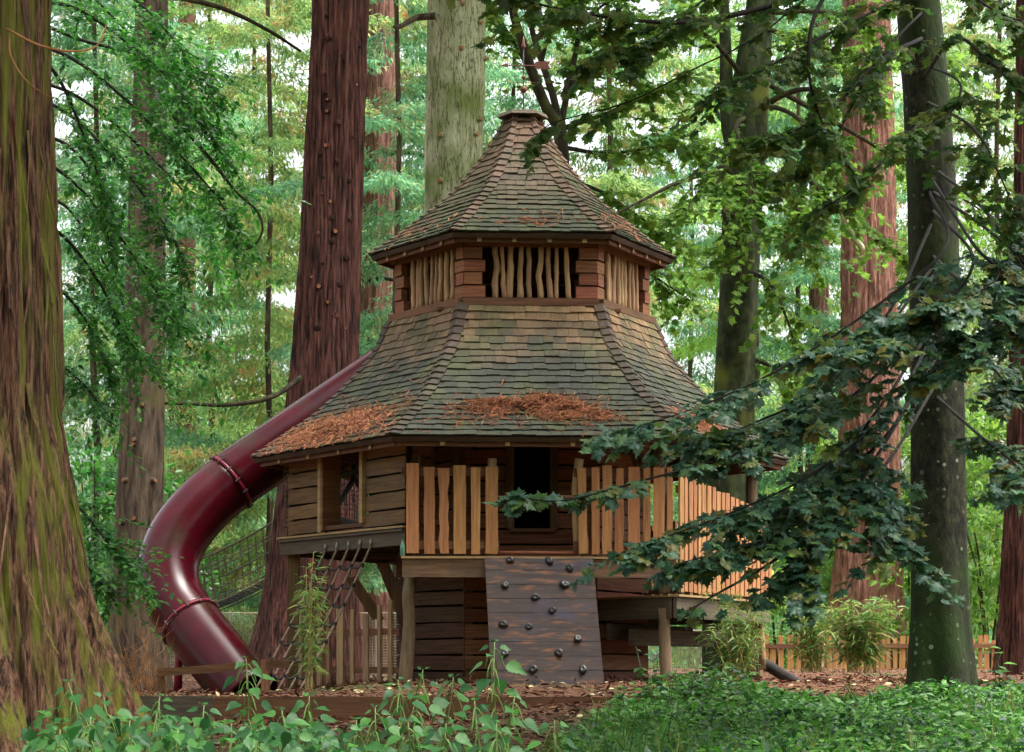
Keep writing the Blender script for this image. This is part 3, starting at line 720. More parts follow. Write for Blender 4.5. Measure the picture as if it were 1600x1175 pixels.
# ---- weather vane
vx = at(818, 150, 30)
WV = thing('weather_vane', 'rusty copper arrow weather vane with ball on the roof peak', 'weather vane', (vx.x, 30, 7.41))
z_ = lambda y: ZC+(HY-y)*30/FPX
p = Vector((vx.x, 30, 0))
m = MB(); m.tube([p+UP*7.40, p+UP*z_(60)], .008, 8); m.build('rod', 'metal_dark', WV, True)
ball = lambda r: [(r*math.sin(a), -r*math.cos(a)) for a in [math.pi*i/8 for i in range(1, 8)]]
m = MB(); m.lathe(p+UP*z_(140), ball(.048), 14); m.build('ball', 'copper', WV, True)
m = MB(); m.lathe(p+UP*z_(120.5), ball(.026), 12); m.build('ball', 'copper', WV, True)
m = MB(); m.lathe(p+UP*z_(72), [(.006, -.04), (.026, -.02), (.026, .0), (.016, .05), (.004, .13)], 12); m.build('finial', 'copper', WV, True)
m = MB(); m.tube([p+UP*z_(102.5)+Vector((-.22, 0, 0)), p+UP*z_(102.5)+Vector((.3, 0, 0))], .006, 6)
m.build('arrow_shaft', 'copper', WV)
m = MB(); zc_ = z_(102)
m.add([p+Vector((.13, -.003, zc_-.0)), p+Vector((.16, -.003, zc_+.045)), p+Vector((.35, -.003, zc_+.055)), p+Vector((.325, -.003, zc_+.0)), p+Vector((.35, -.003, zc_-.055)), p+Vector((.16, -.003, zc_-.045))]
      + [p+Vector((.13, .003, zc_-.0)), p+Vector((.16, .003, zc_+.045)), p+Vector((.35, .003, zc_+.055)), p+Vector((.325, .003, zc_+.0)), p+Vector((.35, .003, zc_-.055)), p+Vector((.16, .003, zc_-.045))],
      [(0, 3, 2, 1), (0, 5, 4, 3), (6, 7, 8, 9), (6, 9, 10, 11)]+[(i, (i+1) % 6, 6+(i+1) % 6, 6+i) for i in range(6)])
m.build('arrow_fletching', 'copper', WV)
m = MB(); m.add([p+Vector((-.3, -.003, zc_)), p+Vector((-.2, -.003, zc_+.03)), p+Vector((-.2, -.003, zc_-.03)), p+Vector((-.3, .003, zc_)), p+Vector((-.2, .003, zc_+.03)), p+Vector((-.2, .003, zc_-.03))],
                [(0, 1, 2), (3, 5, 4), (0, 3, 4, 1), (1, 4, 5, 2), (2, 5, 3, 0)])
m.build('arrow_head', 'copper', WV)
m = MB()
for dv in (Vector((1, 0, 0)), Vector((0, 1, 0))): m.tube([p+UP*z_(129)-dv*.16, p+UP*z_(129)+dv*.16], .004, 6)
m.build('compass_arms', 'copper', WV)
# ---- climbing ramp
A0 = fp(0, AD+.06, u_on0(757, AD+.06), 1.49); A1 = fp(0, AD+.06, u_on0(926, AD+.06), 1.49)
outv = n0*.62
B0 = A0+outv+Vector((.05, 0, -1.52)); B1 = A1+outv+Vector((.07, 0, -1.52))
RP = thing('climbing_ramp', 'dark worn plank climbing ramp studded with black holds', 'climbing wall', (A0+B1)/2*1.0)
RP.location.z = 0
nr_ = ((A1-A0).cross(B0-A0)).normalized()
if nr_.y > 0: nr_ = -nr_
NP = 9
for i in range(NP):
    f0, f1 = i/NP, (i+1)/NP; a = A0.lerp(B0, (f0+f1)/2); b = A1.lerp(B1, (f0+f1)/2)
    piece('plank', 'ramp_wood', RP, a+nr_*rnd.uniform(-.003, .003), b, (B0-A0), nr_, (B0-A0).length/NP-.004, .04, .0015, 8)
for s in (.05, .5, .95):
    piece('batten', 'wood_grey_h', RP, A0.lerp(A1, s)-nr_*.05, B0.lerp(B1, s)-nr_*.05, (A1-A0), nr_, .08, .06)
ydn = (B0-A0).normalized(); xr = (A1-A0).normalized()
hold_me = []
for q in range(3):
    rs = random.Random(q); m = MB(); N = 11
    prof = [(1.0, -.1), (1.0, .12), (.93, .36), (.76, .55), (.5, .66), (.22, .62), (.12, .5)]
    for i, (r, z) in enumerate(prof): pass
    m.lathe((0, 0, 0), prof, N)
    vs = [Vector(v) for v in m.v]; ph = rs.uniform(0, 6)
    vs = [Vector((v.x*(1+.14*math.sin(2*math.atan2(v.y, v.x)+ph)), v.y*(.82+.1*math.cos(3*math.atan2(v.y, v.x)+ph)), v.z*(1+.15*math.sin(math.atan2(v.y, v.x)+ph)))) for v in vs]
    me = bpy.data.meshes.new('climbing_hold'); me.from_pydata(vs, [], m.f); me.materials.append(M['hold']); me.polygons.foreach_set('use_smooth', [True]*len(me.polygons)); hold_me.append(me)
for i, (hx, hy) in enumerate([(157, 552), (325, 554), (413, 585), (135, 660), (390, 657), (265, 712), (337, 768), (125, 828), (235, 838), (445, 890), (130, 952), (365, 950), (252, 1020), (467, 1020)]):
    v = (hy-532)/553; lx = 48+24*v; rx = 512+48*v; u = (hx-lx)/(rx-lx)
    P = (A0.lerp(A1, u)).lerp(B0.lerp(B1, u), v)+nr_*.02
    s = rnd.uniform(.048, .06)*(1.15 if i in (12, 13) else 1); a = rnd.uniform(0, 6); X = xr*math.cos(a)+ydn*math.sin(a); Yv = nr_.cross(X)
    place('climbing_hold', hold_me[i % 3], RP, Matrix(((X.x*s, Yv.x*s, nr_.x*s, P.x), (X.y*s, Yv.y*s, nr_.y*s, P.y), (X.z*s, Yv.z*s, nr_.z*s, P.z), (0, 0, 0, 1))))
# ---- green bottle on the platform corner
bp_ = at(629, 868, 27.1); bp_.z = 1.49
m = MB(); m.lathe(bp_, [(.026, 0), (.03, .01), (.03, .1), (.028, .12), (.012, .165), (.012, .19)], 12)
bt = m.build('bottle', 'bottle_glass', None, True, loc=bp_); tag(bt, 'small clear bottle with green cap on the platform corner', 'bottle')
m = MB(); m.lathe(bp_+UP*.188, [(.0145, 0), (.0145, .022)], 12); m.build('cap', 'bottle_cap', bt)
# ---- picket screen under the wing
SCN = thing('picket_screen', 'brown upright plank screen under the closed left wing', 'screen', (-2.3, 28.8, 0))
for (c, wd, top) in ((468, 17, 940), (484, 14, 955), (499, 11, 958), (513, 10, 957), (532, 19, 948), (551, 11, 952), (572, 16, 960), (593, 9, 945), (610, 10, 937)):
    uu = u_on5(c, 2.4); P = fp(5, 2.4, uu, 0)
    piece('picket', 'log_pale', SCN, P+UP*-.12, P+UP*(ZC+(HY-top)*P.y/FPX), t5, n5, wd*P.y/FPX*1.05, .025, .006, 7)
for zz in (.15, .62):
    piece('rail', 'wood_brown_h', SCN, fp(5, 2.37, u_on5(455, 2.4), zz), fp(5, 2.37, u_on5(622, 2.4), zz), UP, n5, .08, .035)
for a, b in (((556, 930), (592, 990)), ((618, 905), (575, 1000))):
    pass
for a, b, Yq in (((548, 902), (592, 968), 29.0), ((598, 880), (640, 985), 28.6)):
    piece('diagonal_brace', 'wood_brown_v', TW, at(a[0], a[1], Yq), at(b[0], b[1], Yq), Vector((1, 0, 0)), Vector((0, 1, 0)), .16, .07)
# ------------------------------------------------------------------ tube slide
def slide():
    ctrl = [(640, 561, 31.2), (560, 616, 31.0), (450, 692, 30.7), (361, 753, 30.5), (313, 795, 30.3), (277, 843, 30.1), (263, 890, 29.9), (272, 936, 29.7), (298, 974, 29.5), (335, 1021, 29.2), (372, 1067, 28.9), (392, 1090, 28.75)]
    P = [at(*c) for c in ctrl]; pts = catmull(P, 8)
    SL = thing('tube_slide', 'curving dark red plastic tube slide left of the tower', 'slide', (P[6].x, P[6].y, 0))
    def sect(i0, i1, name):
        m = MB(); seg = pts[i0:i1+1]; m.tube(seg, .395, 40, False); o = m.build(name, 'slide', SL, True)
        md = o.modifiers.new('thickness', 'SOLIDIFY'); md.thickness = .02
    j1, j2 = 3*8, 8*8
    sect(0, j1, 'tube_section'); sect(j1, j2, 'tube_section'); sect(j2, len(pts)-1, 'tube_section')
    def ring(j):
        p = pts[j]; d = (pts[j+1]-pts[j-1]).normalized(); m = MB(); m.tube([p-d*.022, p-d*.018, p+d*.018, p+d*.022], [.40, .416, .416, .40], 40, False); m.build('joint_flange', 'slide_ring', SL, True)
        x = d.cross(UP).normalized(); y = d.cross(x)
        for k in range(14):
            a = 2*math.pi*k/14; q = p+x*(math.cos(a)*.414)+y*(math.sin(a)*.414); m = MB(); m.tube([q-d*.04, q+d*.04], .012, 6); m.build('bolt', 'metal_dark', SL)
    ring(j1); ring(j2)
    q = at(278, 1000, 29.5); m = MB(); m.tube([Vector((q.x, q.y, -.3)), Vector((q.x+.01, q.y, q.z+.1))], .055, 14); m.build('support_post', 'slide_ring', SL, True)
    m = MB(); m.tube([Vector((q.x, q.y, q.z-.04)), Vector((q.x+.03, q.y, q.z+.14))], [.08, .1], 14); m.build('post_collar', 'slide_ring', SL, True)
slide()
# ------------------------------------------------------------------ cargo net
def cargo():
    NT = thing('cargo_net', 'rope climbing net slanting from the left wing beam to the ground', 'climbing net', (-3, 28.3, 0))
    tops, bots = [], []
    for x in (508, 526, 544, 562, 579):
        uu = u_on5(x, AB+.1); a = fp(5, AB+.09, uu, 0); a.z = ZC+(HY-852+ (579-x)*-.1)*a.y/FPX
        tops.append(a); b = a+n5*1.0; b.z = -.12; bots.append(b)
    NR = 8
    grid = []
    for a, b in zip(tops, bots):
        pts = [a.lerp(b, i/16)+UP*(-.06*math.sin(math.pi*i/16)) for i in range(17)]; grid.append(pts)
        m = MB(); m.tube(pts, .015, 6); m.build('upright_rope', 'rope', NT, True)
        m = MB(); m.tube([a+UP*.075, a+UP*.035+n5*.005, a+n5*.012], [.016, .02, .013], 8); m.build('shackle', 'metal_bright', NT, True)
    for r in range(1, NR):
        i = r*2
        for c in range(4):
            p, q = grid[c][i], grid[c+1][i]; m = MB(); m.tube([p.lerp(q, f)+UP*(-.035*math.sin(math.pi*f)) for f in (0, .25, .5, .75, 1)], .014, 6); m.build('cross_rope', 'rope_black', NT, True)
        for c in range(5):
            p = grid[c][i]; m = MB(); m.tube([p+UP*.028, p, p-UP*.028], [.02, .028, .02], 8); m.build('rope_clamp', 'rope_black', NT, True)
cargo()
# ------------------------------------------------------------------ netted rope bridge and wire fence behind
def bridge():
    BR = thing('rope_bridge', 'netted rope bridge rising behind the slide', 'rope bridge', (-4.2, 36, 0))
    Y = 36.5
    lines = [((255, 893), (470, 787)), ((255, 918), (470, 812)), ((255, 945), (470, 850)), ((255, 968), (470, 872)), ((255, 984), (470, 895))]
    def pt(li, f, dy=0): (a, b) = lines[li]; p = at(a[0]+(b[0]-a[0])*f, a[1]+(b[1]-a[1])*f, Y); return p+UP*(-.12*math.sin(math.pi*f))+Vector((0, dy, 0))
    for li in range(4):
        m = MB(); m.tube([pt(li, i/12) for i in range(13)], .017 if li in (0, 3) else .011, 5); m.build('side_rope', 'net_cord', BR)
        m = MB(); m.tube([pt(li, i/12, 1.1)-UP*.06 for i in range(13)], .013, 5); m.build('side_rope', 'net_cord', BR)
    for i in range(19):
        f = i/18
        for dy in (0, 1.1):
            m = MB(); m.tube([pt(0, f, dy), pt(1, f+.01, dy)+Vector((.0, .05, 0)), pt(2, f+.02, dy)+Vector((0, .1, 0)), pt(3, f+.02, dy)], .009, 5); m.build('upright_cord', 'net_cord', BR)
    for i in range(28):
        f = i/27; m = MB(); m.tube([pt(3, f), pt(3, f, 1.1)], .008, 5); m.build('floor_cord', 'rope_black', BR)
    for j in range(5):
        m = MB(); m.tube([pt(3, i/12, 1.1*j/4)+UP*-.01 for i in range(13)], .01, 5); m.build('floor_rope', 'rope_black', BR)
bridge()
def wire_fence(name, label, x0, x1, y0, y1, Y, pitch, rad=.0055):
    a, b = at(x0, y1, Y), at(x1, y0, Y); WF = thing(name, label, 'fence', (a.x, Y, 0))
    m = MB(); x = a.x
    while x < b.x: m.tube([(x, Y, a.z), (x, Y, b.z)], rad, 3, False); x += pitch
    z = a.z
    while z < b.z: m.tube([(a.x, Y+.004, z), (b.x, Y+.004, z)], rad, 3, False); z += pitch
    tag(m.build('wire_grid', 'wire', WF), kind='stuff')
    x = a.x
    while x < b.x+.1:
        m = MB(); m.tube([(x, Y+.04, a.z-.2), (x, Y+.04, b.z+.05)], .022, 6); m.build('fence_post', 'wire', WF); x += 1.3
    m = MB(); m.tube([(a.x, Y+.02, b.z), (b.x, Y+.02, b.z)], .012, 5); m.build('top_wire', 'wire', WF)
wire_fence('wire_fence', 'pale wire mesh fence behind the foot of the slide', 130, 640, 958, 1085, 41, .05, .0048)
wire_fence('wire_fence', 'pale wire mesh fence seen under the right deck', 1000, 1150, 985, 1062, 40, .034, .004)
# ------------------------------------------------------------------ low rail, edging board, fallen pipe
LR = thing('rail_fence', 'single low brown rail on a post before the slide', 'rail', tuple(at(412, 1070, 27.6)))
a, b = at(245, 1051, 28.0), at(452, 1036, 27.6)
piece('rail', 'wood_brown_h', LR, a, b, UP, Vector((0, 1, 0)), .1, .04, .004, 7)
q = at(414, 1080, 27.64); piece('post', 'wood_brown_v', LR, Vector((q.x, q.y+.05, -.2)), Vector((q.x, q.y+.05, .28)), Vector((1, 0, 0)), Vector((0, 1, 0)), .1, .08, .004, 4)
q = at(252, 1080, 28.0); piece('post', 'wood_brown_v', LR, Vector((q.x, q.y+.05, -.2)), Vector((q.x, q.y+.05, .2)), Vector((1, 0, 0)), Vector((0, 1, 0)), .1, .08, .004, 4)
ED = thing('edging_board', 'long weathered timber board edging the raised mulch bed', 'edging board', (0, 24, -.3))
xs_ = [-5.4, -3.1, -.9, 1.2, 3.0]
for i in range(4):
    x0, x1 = xs_[i]+.004, xs_[i+1]-.004
    g0 = float(gz(x0, 23.9)); g1 = float(gz(x1, 23.9)); t0_ = -.115+.0*i; bt = -.5
    piece('board', 'wood_brown_h' if i else 'wood_grey_h', ED, (x0, 23.97+rnd.uniform(-.01, .01), (t0_+bt)/2), (x1, 23.97, (t0_+bt)/2-.005*i), UP, Vector((0, 1, 0)), t0_-bt, .05, .004, 8)
m = MB(); m.tube([at(1120, 995, 32.5), at(1176, 1026, 30.8), at(1262, 1078, 29.0)], .075, 16, False); fo = m.build('fallen_pipe', 'dark_pipe', None, True)
tag(fo, 'thick black pipe sloping to the ground beside the right deck', 'pipe')
# ------------------------------------------------------------------ far picket fence
PF = thing('picket_fence', 'low orange picket fence across the back right', 'fence', (8, 55, .1))
x = at(1180, 0, 55).x; Yf = 55
while x < 14.2:
    wd = rnd.uniform(.09, .15); g = float(gz(x, Yf)); top = g+rnd.choice((.78, .82, .6, .84, .72))+rnd.uniform(-.03, .03)
    piece('picket', 'wood_orange', PF, (x+wd/2, Yf, g-.02), (x+wd/2+rnd.uniform(-.02, .02), Yf, top), Vector((1, 0, 0)), Vector((0, 1, 0)), wd, .025, .006, 3)
    x += wd+rnd.uniform(.03, .09)
x = at(1180, 0, 55).x
while x < 14.2:
    g = float(gz(x, Yf)); piece('rail', 'wood_brown_h', PF, (x, Yf-.04, g+.56), (x+2.38, Yf-.04, g+.56+rnd.uniform(-.02, .02)), UP, Vector((0, 1, 0)), .1, .04, .003, 5)
    log('post', 'log_pale', PF, (x+1.55, Yf-.11, g-.05), (x+1.55, Yf-.11, g+.88), .09, .085)
    x += 2.4
# ------------------------------------------------------------------ trunks
def trunk_mesh(prof, Y, seg, rings, amp, flute, kind, seed, y_off=0):
    """prof: (px centre, py, px half width) from top to bottom; the trunk carries furrows as real relief"""
    c = np.array([[*at(p[0], p[1], Y)] for p in prof]); r = np.array([p[2]*Y/FPX for p in prof])
    order = np.argsort(c[:, 2]); c = c[order]; r = r[order]
    zz = np.linspace(c[0, 2], c[-1, 2], rings)
    cx = np.interp(zz, c[:, 2], c[:, 0]); rr = np.interp(zz, c[:, 2], r)
    k = np.ones(5)/5
    if rings > 20:
        pad = lambda v: np.convolve(np.pad(v, 2, mode='edge'), k, 'valid'); cx, rr = pad(cx), pad(rr)
    th = np.linspace(0, 2*np.pi, seg, endpoint=False)
    T, Z = np.meshgrid(th, zz); RR = rr[:, None]; sx, sy = np.cos(T), np.sin(T)
    q = rr.mean()
    if kind == 'fibre':          # stringy redwood ridges
        wv = .25*fbm(sx*2+seed, sy*2, Z*.5, 3)
        n1 = fbm(sx*flute+seed+wv*3, sy*flute+wv*3, Z*.28, 4); n2 = fbm(sx*flute*3+seed, sy*flute*3, Z*.9, 3)
        e1 = np.clip(1-np.abs(n1-.47)*14, 0, 1); e2 = np.clip(1-np.abs(n2-.45)*9, 0, 1)
        n3 = fbm(sx*flute*2+seed+9, sy*flute*2, Z*.5, 4); e3 = np.clip(1-np.abs(n3-.47)*12, 0, 1)
        disp = -amp*.95*e1**.8-amp*.45*e3-amp*.3*e2+amp*1.3*(n1-.47)
        big = .10*(fbm(sx*1.3+seed*2, sy*1.3, Z*.12, 2)-.38)
    else:
        n1 = fbm(sx*flute+seed, sy*flute, Z*1.2, 4); disp = amp*(n1-.45); big = .05*(fbm(sx*1.2+seed, sy*1.2, Z*.5, 2)-.38)
    # root flare lobes near the ground
    fl = np.clip((rr/np.interp(zz, [zz[0], zz[-1]], [rr.min(), rr.min()])-1.15), 0, 1.2)[:, None]
    lob = fl*.16*np.sin(T*5+seed+1.5*np.sin(Z*.8))
    rad = RR*(1+big+lob)+disp
    V = np.stack([cx[:, None]+sx*rad, Y+y_off+sy*rad, Z+0*T], -1).reshape(-1, 3)
    i = (np.arange(rings-1)[:, None]*seg+np.arange(seg)[None, :]).ravel(); j = (np.arange(rings-1)[:, None]*seg+(np.arange(seg)[None, :]+1) % seg).ravel()
    return V, [np.stack([i, j, j+seg, i+seg], 1)], (cx, rr, zz)
def trunk_tree(name, label, cat, prof, Y, mat, seg=64, rings=120, amp=.03, flute=5, kind='fibre', seed=0):
    b = prof[-1]; T = thing(name, label, cat, tuple(at(b[0], b[1], Y)))
    V, Fc, info = trunk_mesh(prof, Y, seg, rings, amp, flute, kind, seed)
    part_np('trunk', V, Fc, mat, T, smooth=True); T['_Y'] = Y
    return T, info
def limb(T, pts, r0, r1, mat, name='limb', n=8, wob=.05):
    P = catmull([at(*p) for p in pts], 6); m = MB(); m.tube(P, [r0+(r1-r0)*(i/(len(P)-1)) for i in range(len(P))], n, True, wob); return m.build(name, mat, T, True)
def stub(T, info, Y, px, py, r, ln, mat='bark_redwood', cut=True):
    """a knot or sawn stub standing out of the trunk where it shows at px, py"""
    p = at(px, py, Y); cx, rr, zz = info; c = float(np.interp(p.z, zz, cx)); R_ = float(np.interp(p.z, zz, rr))
    s = max(-.96, min(.96, (p.x-c)/R_)); nrm = Vector((s, -math.sqrt(1-s*s), -.15)).normalized(); q = Vector((c, Y, p.z))+Vector((nrm.x, nrm.y, 0))*(R_*.97)
    m = MB(); m.tube([q-nrm*.05, q+nrm*ln*.4, q+nrm*ln], [r*1.35, r*1.15, r*.85], 8, True, .15); o = m.build('knot', mat, T, True)
    if cut:
        m = MB(); m.tube([q+nrm*(ln-.004), q+nrm*(ln+.006)], [r*.72, r*.68], 8); m.build('cut_face', 'stub_cut', o)
# A: the near giant at the left edge
TA, iA = trunk_tree('redwood_tree', 'huge mossy fibrous redwood trunk flaring at the left edge', 'redwood', [(-80, -120, 156), (-80, 250, 162), (-80, 450, 172), (-80, 650, 178), (-76, 800, 206), (-72, 900, 220), (-68, 1000, 244), (-62, 1080, 268), (-54, 1180, 304), (-44, 1330, 365)], 14, 'bark_redwood_old', 480, 420, .075, 6, 'fibre', 3)
limb(TA, [(10, 45, 13.5), (60, 70, 13.3), (110, 80, 13.3), (150, 72, 13.4), (166, 40, 13.5)], .008, .004, 'twig_brown', 'hanging_twig', 6)
limb(TA, [(14, 55, 13.5), (18, 90, 13.3), (45, 130, 13.2), (84, 154, 13.3)], .007, .003, 'twig_brown', 'hanging_twig', 6)
def strips(T, info, Y, n, seed):
    rs = random.Random(seed); cx, rr, zz = info
    for _ in range(n):
        z = rs.uniform(-.6, 4.4); a = R(-90)+rs.uniform(-1.2, 1.45); L = rs.uniform(.15, .7); w_ = rs.uniform(.006, .02); dr_ = rs.gauss(0, .06); lift = rs.uniform(.0, .05); vs, fs = [], []
        for j in range(6):
            f = j/5; q = z-L*f; r_ = float(np.interp(q, zz, rr))+.012+lift*f*f*(1 if rs.random() < 2 else 0); c = float(np.interp(q, zz, cx)); b = a+dr_*f*L/r_*3; n_ = Vector((math.cos(b), math.sin(b), 0)); t_ = Vector((-n_.y, n_.x, 0)); P = Vector((c, Y, q))+n_*r_; ww = w_*(1-.7*f)
            vs += [P-t_*ww, P+t_*ww, P-n_*.008]
            if j:
                o = (j-1)*3; fs += [(o+k, o+(k+1) % 3, o+3+(k+1) % 3, o+3+k) for k in range(3)]
        m = MB(); m.add(vs, fs); m.build('bark_strip', 'bark_redwood_old' if rs.random() < .6 else 'bark_redwood_far', T)
strips(TA, iA, 14, 110, 4)
# B: grey-brown trunk
TB, iB = trunk_tree('fir_tree', 'straight grey-brown trunk with small knots behind the slide', 'conifer', [(238, -120, 23), (236, 100, 26), (230, 300, 29), (224, 560, 32), (220, 760, 35), (216, 900, 39), (214, 1000, 43), (212, 1085, 52)], 33, 'bark_grey', 72, 160, .018, 7, 'knobbly', 8)
for (x, y) in ((228, 635), (215, 690), (214, 697), (200, 752), (244, 752), (216, 812), (196, 818), (225, 480), (240, 560), (205, 900), (235, 910)): stub(TB, iB, 33, x, y, .035, .06, 'bark_grey')
limb(TB, [(236, -8, 33), (300, 0, 33.5), (360, 18, 34), (420, 48, 34.5), (470, 80, 35)], .05, .02, 'bark_dark')
# C: dark red trunk with rows of knots
TC, iC = trunk_tree('redwood_tree', 'tall dark red redwood trunk dotted with knots, rising behind the slide', 'redwood', [(533, -120, 43), (531, 0, 45), (524, 200, 47), (516, 400, 50), (508, 560, 54), (500, 700, 60), (490, 850, 68), (482, 960, 76), (478, 1030, 86), (476, 1085, 100)], 34.5, 'bark_redwood', 150, 320, .05, 6, 'fibre', 5)
for (x, y) in ((512, 35), (517, 69), (540, 100), (550, 62), (508, 125), (510, 155), (515, 166), (514, 184), (532, 202), (555, 222), (503, 250), (512, 237), (531, 262), (508, 287), (494, 228), (550, 290), (520, 324), (506, 312), (522, 350), (552, 347), (500, 375), (528, 370), (522, 386), (508, 420), (534, 452), (502, 455), (546, 410), (516, 480), (490, 440), (528, 500), (500, 520), (545, 520), (560, 140), (566, 80), (486, 500)):
    stub(TC, iC, 34.5, x, y, rnd.uniform(.022, .046), rnd.uniform(.004, .02), 'bark_redwood' if rnd.random() < .4 else 'knot_dark', rnd.random() < .25)
limb(TC, [(470, 590, 34), (425, 620, 33.6), (360, 632, 33.2), (300, 631, 33), (256, 630, 33)], .045, .02, 'bark_dark')
# D: pale trunk
TD, iD = trunk_tree('fir_tree', 'pale green-grey trunk with crackled bark and sawn stubs behind the tower roof', 'conifer', [(714, -120, 45), (714, 0, 46), (712, 150, 46), (708, 250, 45), (704, 340, 41), (700, 500, 44), (698, 800, 50), (696, 1070, 60)], 36.5, 'bark_pale', 90, 200, .015, 6, 'knobbly', 9)
for (x, y) in ((723, 17), (749, 42), (722, 86), (748, 192), (743, 215), (678, 30), (690, 220), (760, 94), (690, 290)): stub(TD, iD, 36.5, x, y, .042, .08, 'bark_pale')
limb(TD, [(672, 340, 36.5), (650, 350, 36.4), (632, 380, 36.2), (620, 405, 36)], .05, .02, 'bark_dark', 'dead_branch')
limb(TD, [(680, 25, 36), (650, 28, 36), (628, 40, 35.5), (616, 42, 35.2)], .06, .03, 'bark_grey', 'dead_branch')
# E
TE, iE = trunk_tree('redwood_tree', 'hazy red redwood trunk just behind the knotted one', 'redwood', [(592, -120, 24), (592, 0, 25), (594, 200, 27), (594, 400, 29), (590, 540, 32), (588, 800, 38), (586, 1060, 50)], 52, 'bark_redwood_far', 72, 120, .05, 5, 'fibre', 12)
limb(TE, [(575, 437, 51), (600, 434, 50.5), (625, 440, 50)], .09, .04, 'bark_dark', 'dead_branch')
limb(TE, [(600, 240, 51), (640, 238, 50.5), (670, 245, 50)], .08, .04, 'bark_dark', 'dead_branch')
# F
TF, iF = trunk_tree('beech_tree', 'smooth mossy green trunk right of the upper roof', 'beech', [(1196, -120, 20), (1188, 0, 21), (1176, 110, 28), (1166, 200, 32), (1160, 300, 31), (1156, 400, 30), (1152, 500, 30), (1146, 600, 31), (1142, 700, 34), (1140, 1060, 42)], 36, 'bark_green', 64, 160, .015, 4, 'knobbly', 15)
limb(TF, [(1150, 240, 36), (1138, 190, 36), (1134, 100, 36.2), (1130, -40, 36.5)], .15, .08, 'bark_green')
limb(TF, [(1160, 290, 35.8), (1120, 270, 35), (1060, 285, 34.6), (1000, 315, 34.2), (960, 335, 34)], .05, .012, 'bark_dark')
limb(TF, [(1180, 180, 36), (1220, 150, 35.5), (1270, 140, 35), (1320, 170, 34.5)], .06, .02, 'bark_dark')
# G
TG, iG = trunk_tree('redwood_tree', 'broad bright pink-brown redwood trunk behind the right fence', 'redwood', [(1352, -120, 36), (1354, 50, 38), (1356, 250, 42), (1358, 450, 45), (1358, 650, 48), (1356, 800, 50), (1354, 900, 54), (1352, 1000, 60), (1350, 1060, 70)], 59, 'bark_redwood_pale', 140, 260, .10, 5, 'fibre', 21)
limb(TG, [(1345, 390, 57), (1330, 365, 56.5), (1318, 340, 56), (1310, 310, 55.8)], .12, .06, 'bark_pale', 'dead_branch')
# H: near lichen-spotted sycamore
TH_, iH = trunk_tree('sycamore_tree', 'dark mossy trunk spotted with white lichen at the right with hanging boughs', 'sycamore', [(1428, -140, 31), (1434, 0, 34), (1448, 150, 36), (1456, 300, 38), (1460, 450, 40), (1464, 650, 42), (1466, 850, 43), (1467, 960, 45), (1468, 1020, 50), (1470, 1055, 52), (1472, 1085, 58), (1474, 1120, 68)], 24.2, 'bark_lichen', 110, 260, .014, 4, 'knobbly', 33)
# I, far right
TI, iI = trunk_tree('redwood_tree', 'brown redwood trunk cut by the right edge', 'redwood', [(1612, -120, 24), (1610, 300, 27), (1606, 580, 31), (1604, 800, 35), (1602, 950, 40), (1600, 1060, 50)], 40, 'bark_redwood', 80, 160, .05, 5, 'fibre', 41)
# more trunks in the middle distance
T1, _ = trunk_tree('redwood_tree', 'slim faint red trunk between the grey trunk and the dark red one', 'redwood', [(292, -120, 14), (292, 400, 15), (291, 700, 18), (290, 1060, 24)], 66, 'bark_redwood_far', 40, 70, .06, 4, 'fibre', 50)
T2, _ = trunk_tree('redwood_tree', 'slim brown trunk between the mossy trunk and the broad pink one', 'redwood', [(1280, -120, 14), (1280, 400, 16), (1278, 700, 19), (1276, 1060, 26)], 68, 'bark_redwood_far', 40, 70, .06, 4, 'fibre', 55)
# J: dark forked maple behind the roof
TJ = thing('maple_tree', 'dark forked maple stems with bright green leaves behind the roof peak', 'maple', (at(884, 1000, 38).x, 38, 0))
limb(TJ, [(884, 1060, 38), (884, 700, 38), (880, 400, 38), (878, 250, 38), (874, 190, 38)], .16, .11, 'bark_dark', 'trunk', 10)
limb(TJ, [(874, 200, 38), (850, 160, 37.8), (824, 90, 37.6), (802, 20, 37.4), (790, -50, 37.2)], .1, .06, 'bark_dark')
limb(TJ, [(874, 195, 38), (864, 150, 38), (846, 95, 38.2), (830, 40, 38.4), (820, -40, 38.5)], .07, .04, 'bark_dark')
limb(TJ, [(876, 200, 38), (885, 150, 38.2), (898, 90, 38.4), (908, 20, 38.6), (912, -40, 38.8)], .06, .03, 'bark_dark')
# ------------------------------------------------------------------ foliage machinery
def nrmz(a): return a/np.maximum(np.linalg.norm(a, axis=-1, keepdims=True), 1e-9)
def frames(dirv, up):
    d = nrmz(dirv); s = nrmz(np.cross(d, up)); n = np.cross(s, d); return s, d, n
def replicate(TV, TF, pos, dirv, up, size, var):
    s, d, n = frames(dirv, up); k = len(TV); N = len(pos); size = np.asarray(size).reshape(-1, 1, 1)
    V = pos[:, None, :]+size*(TV[None, :, 0:1]*s[:, None, :]+TV[None, :, 1:2]*d[:, None, :]+TV[None, :, 2:3]*n[:, None, :])
    base = (np.arange(N)*k)[:, None, None]
    F = [(np.asarray(f)[None]+base).reshape(-1, np.asarray(f).shape[1]) for f in TF]
    return V.reshape(-1, 3), F, np.repeat(var, k)
def merge(parts):
    V, F, W, b = [], {}, [], 0
    for v, f, w_ in parts:
        V.append(v); W.append(w_)
        for q in f: F.setdefault(q.shape[1], []).append(q+b)
        b += len(v)
    return np.concatenate(V), [np.concatenate(x) for x in F.values()], np.concatenate(W)
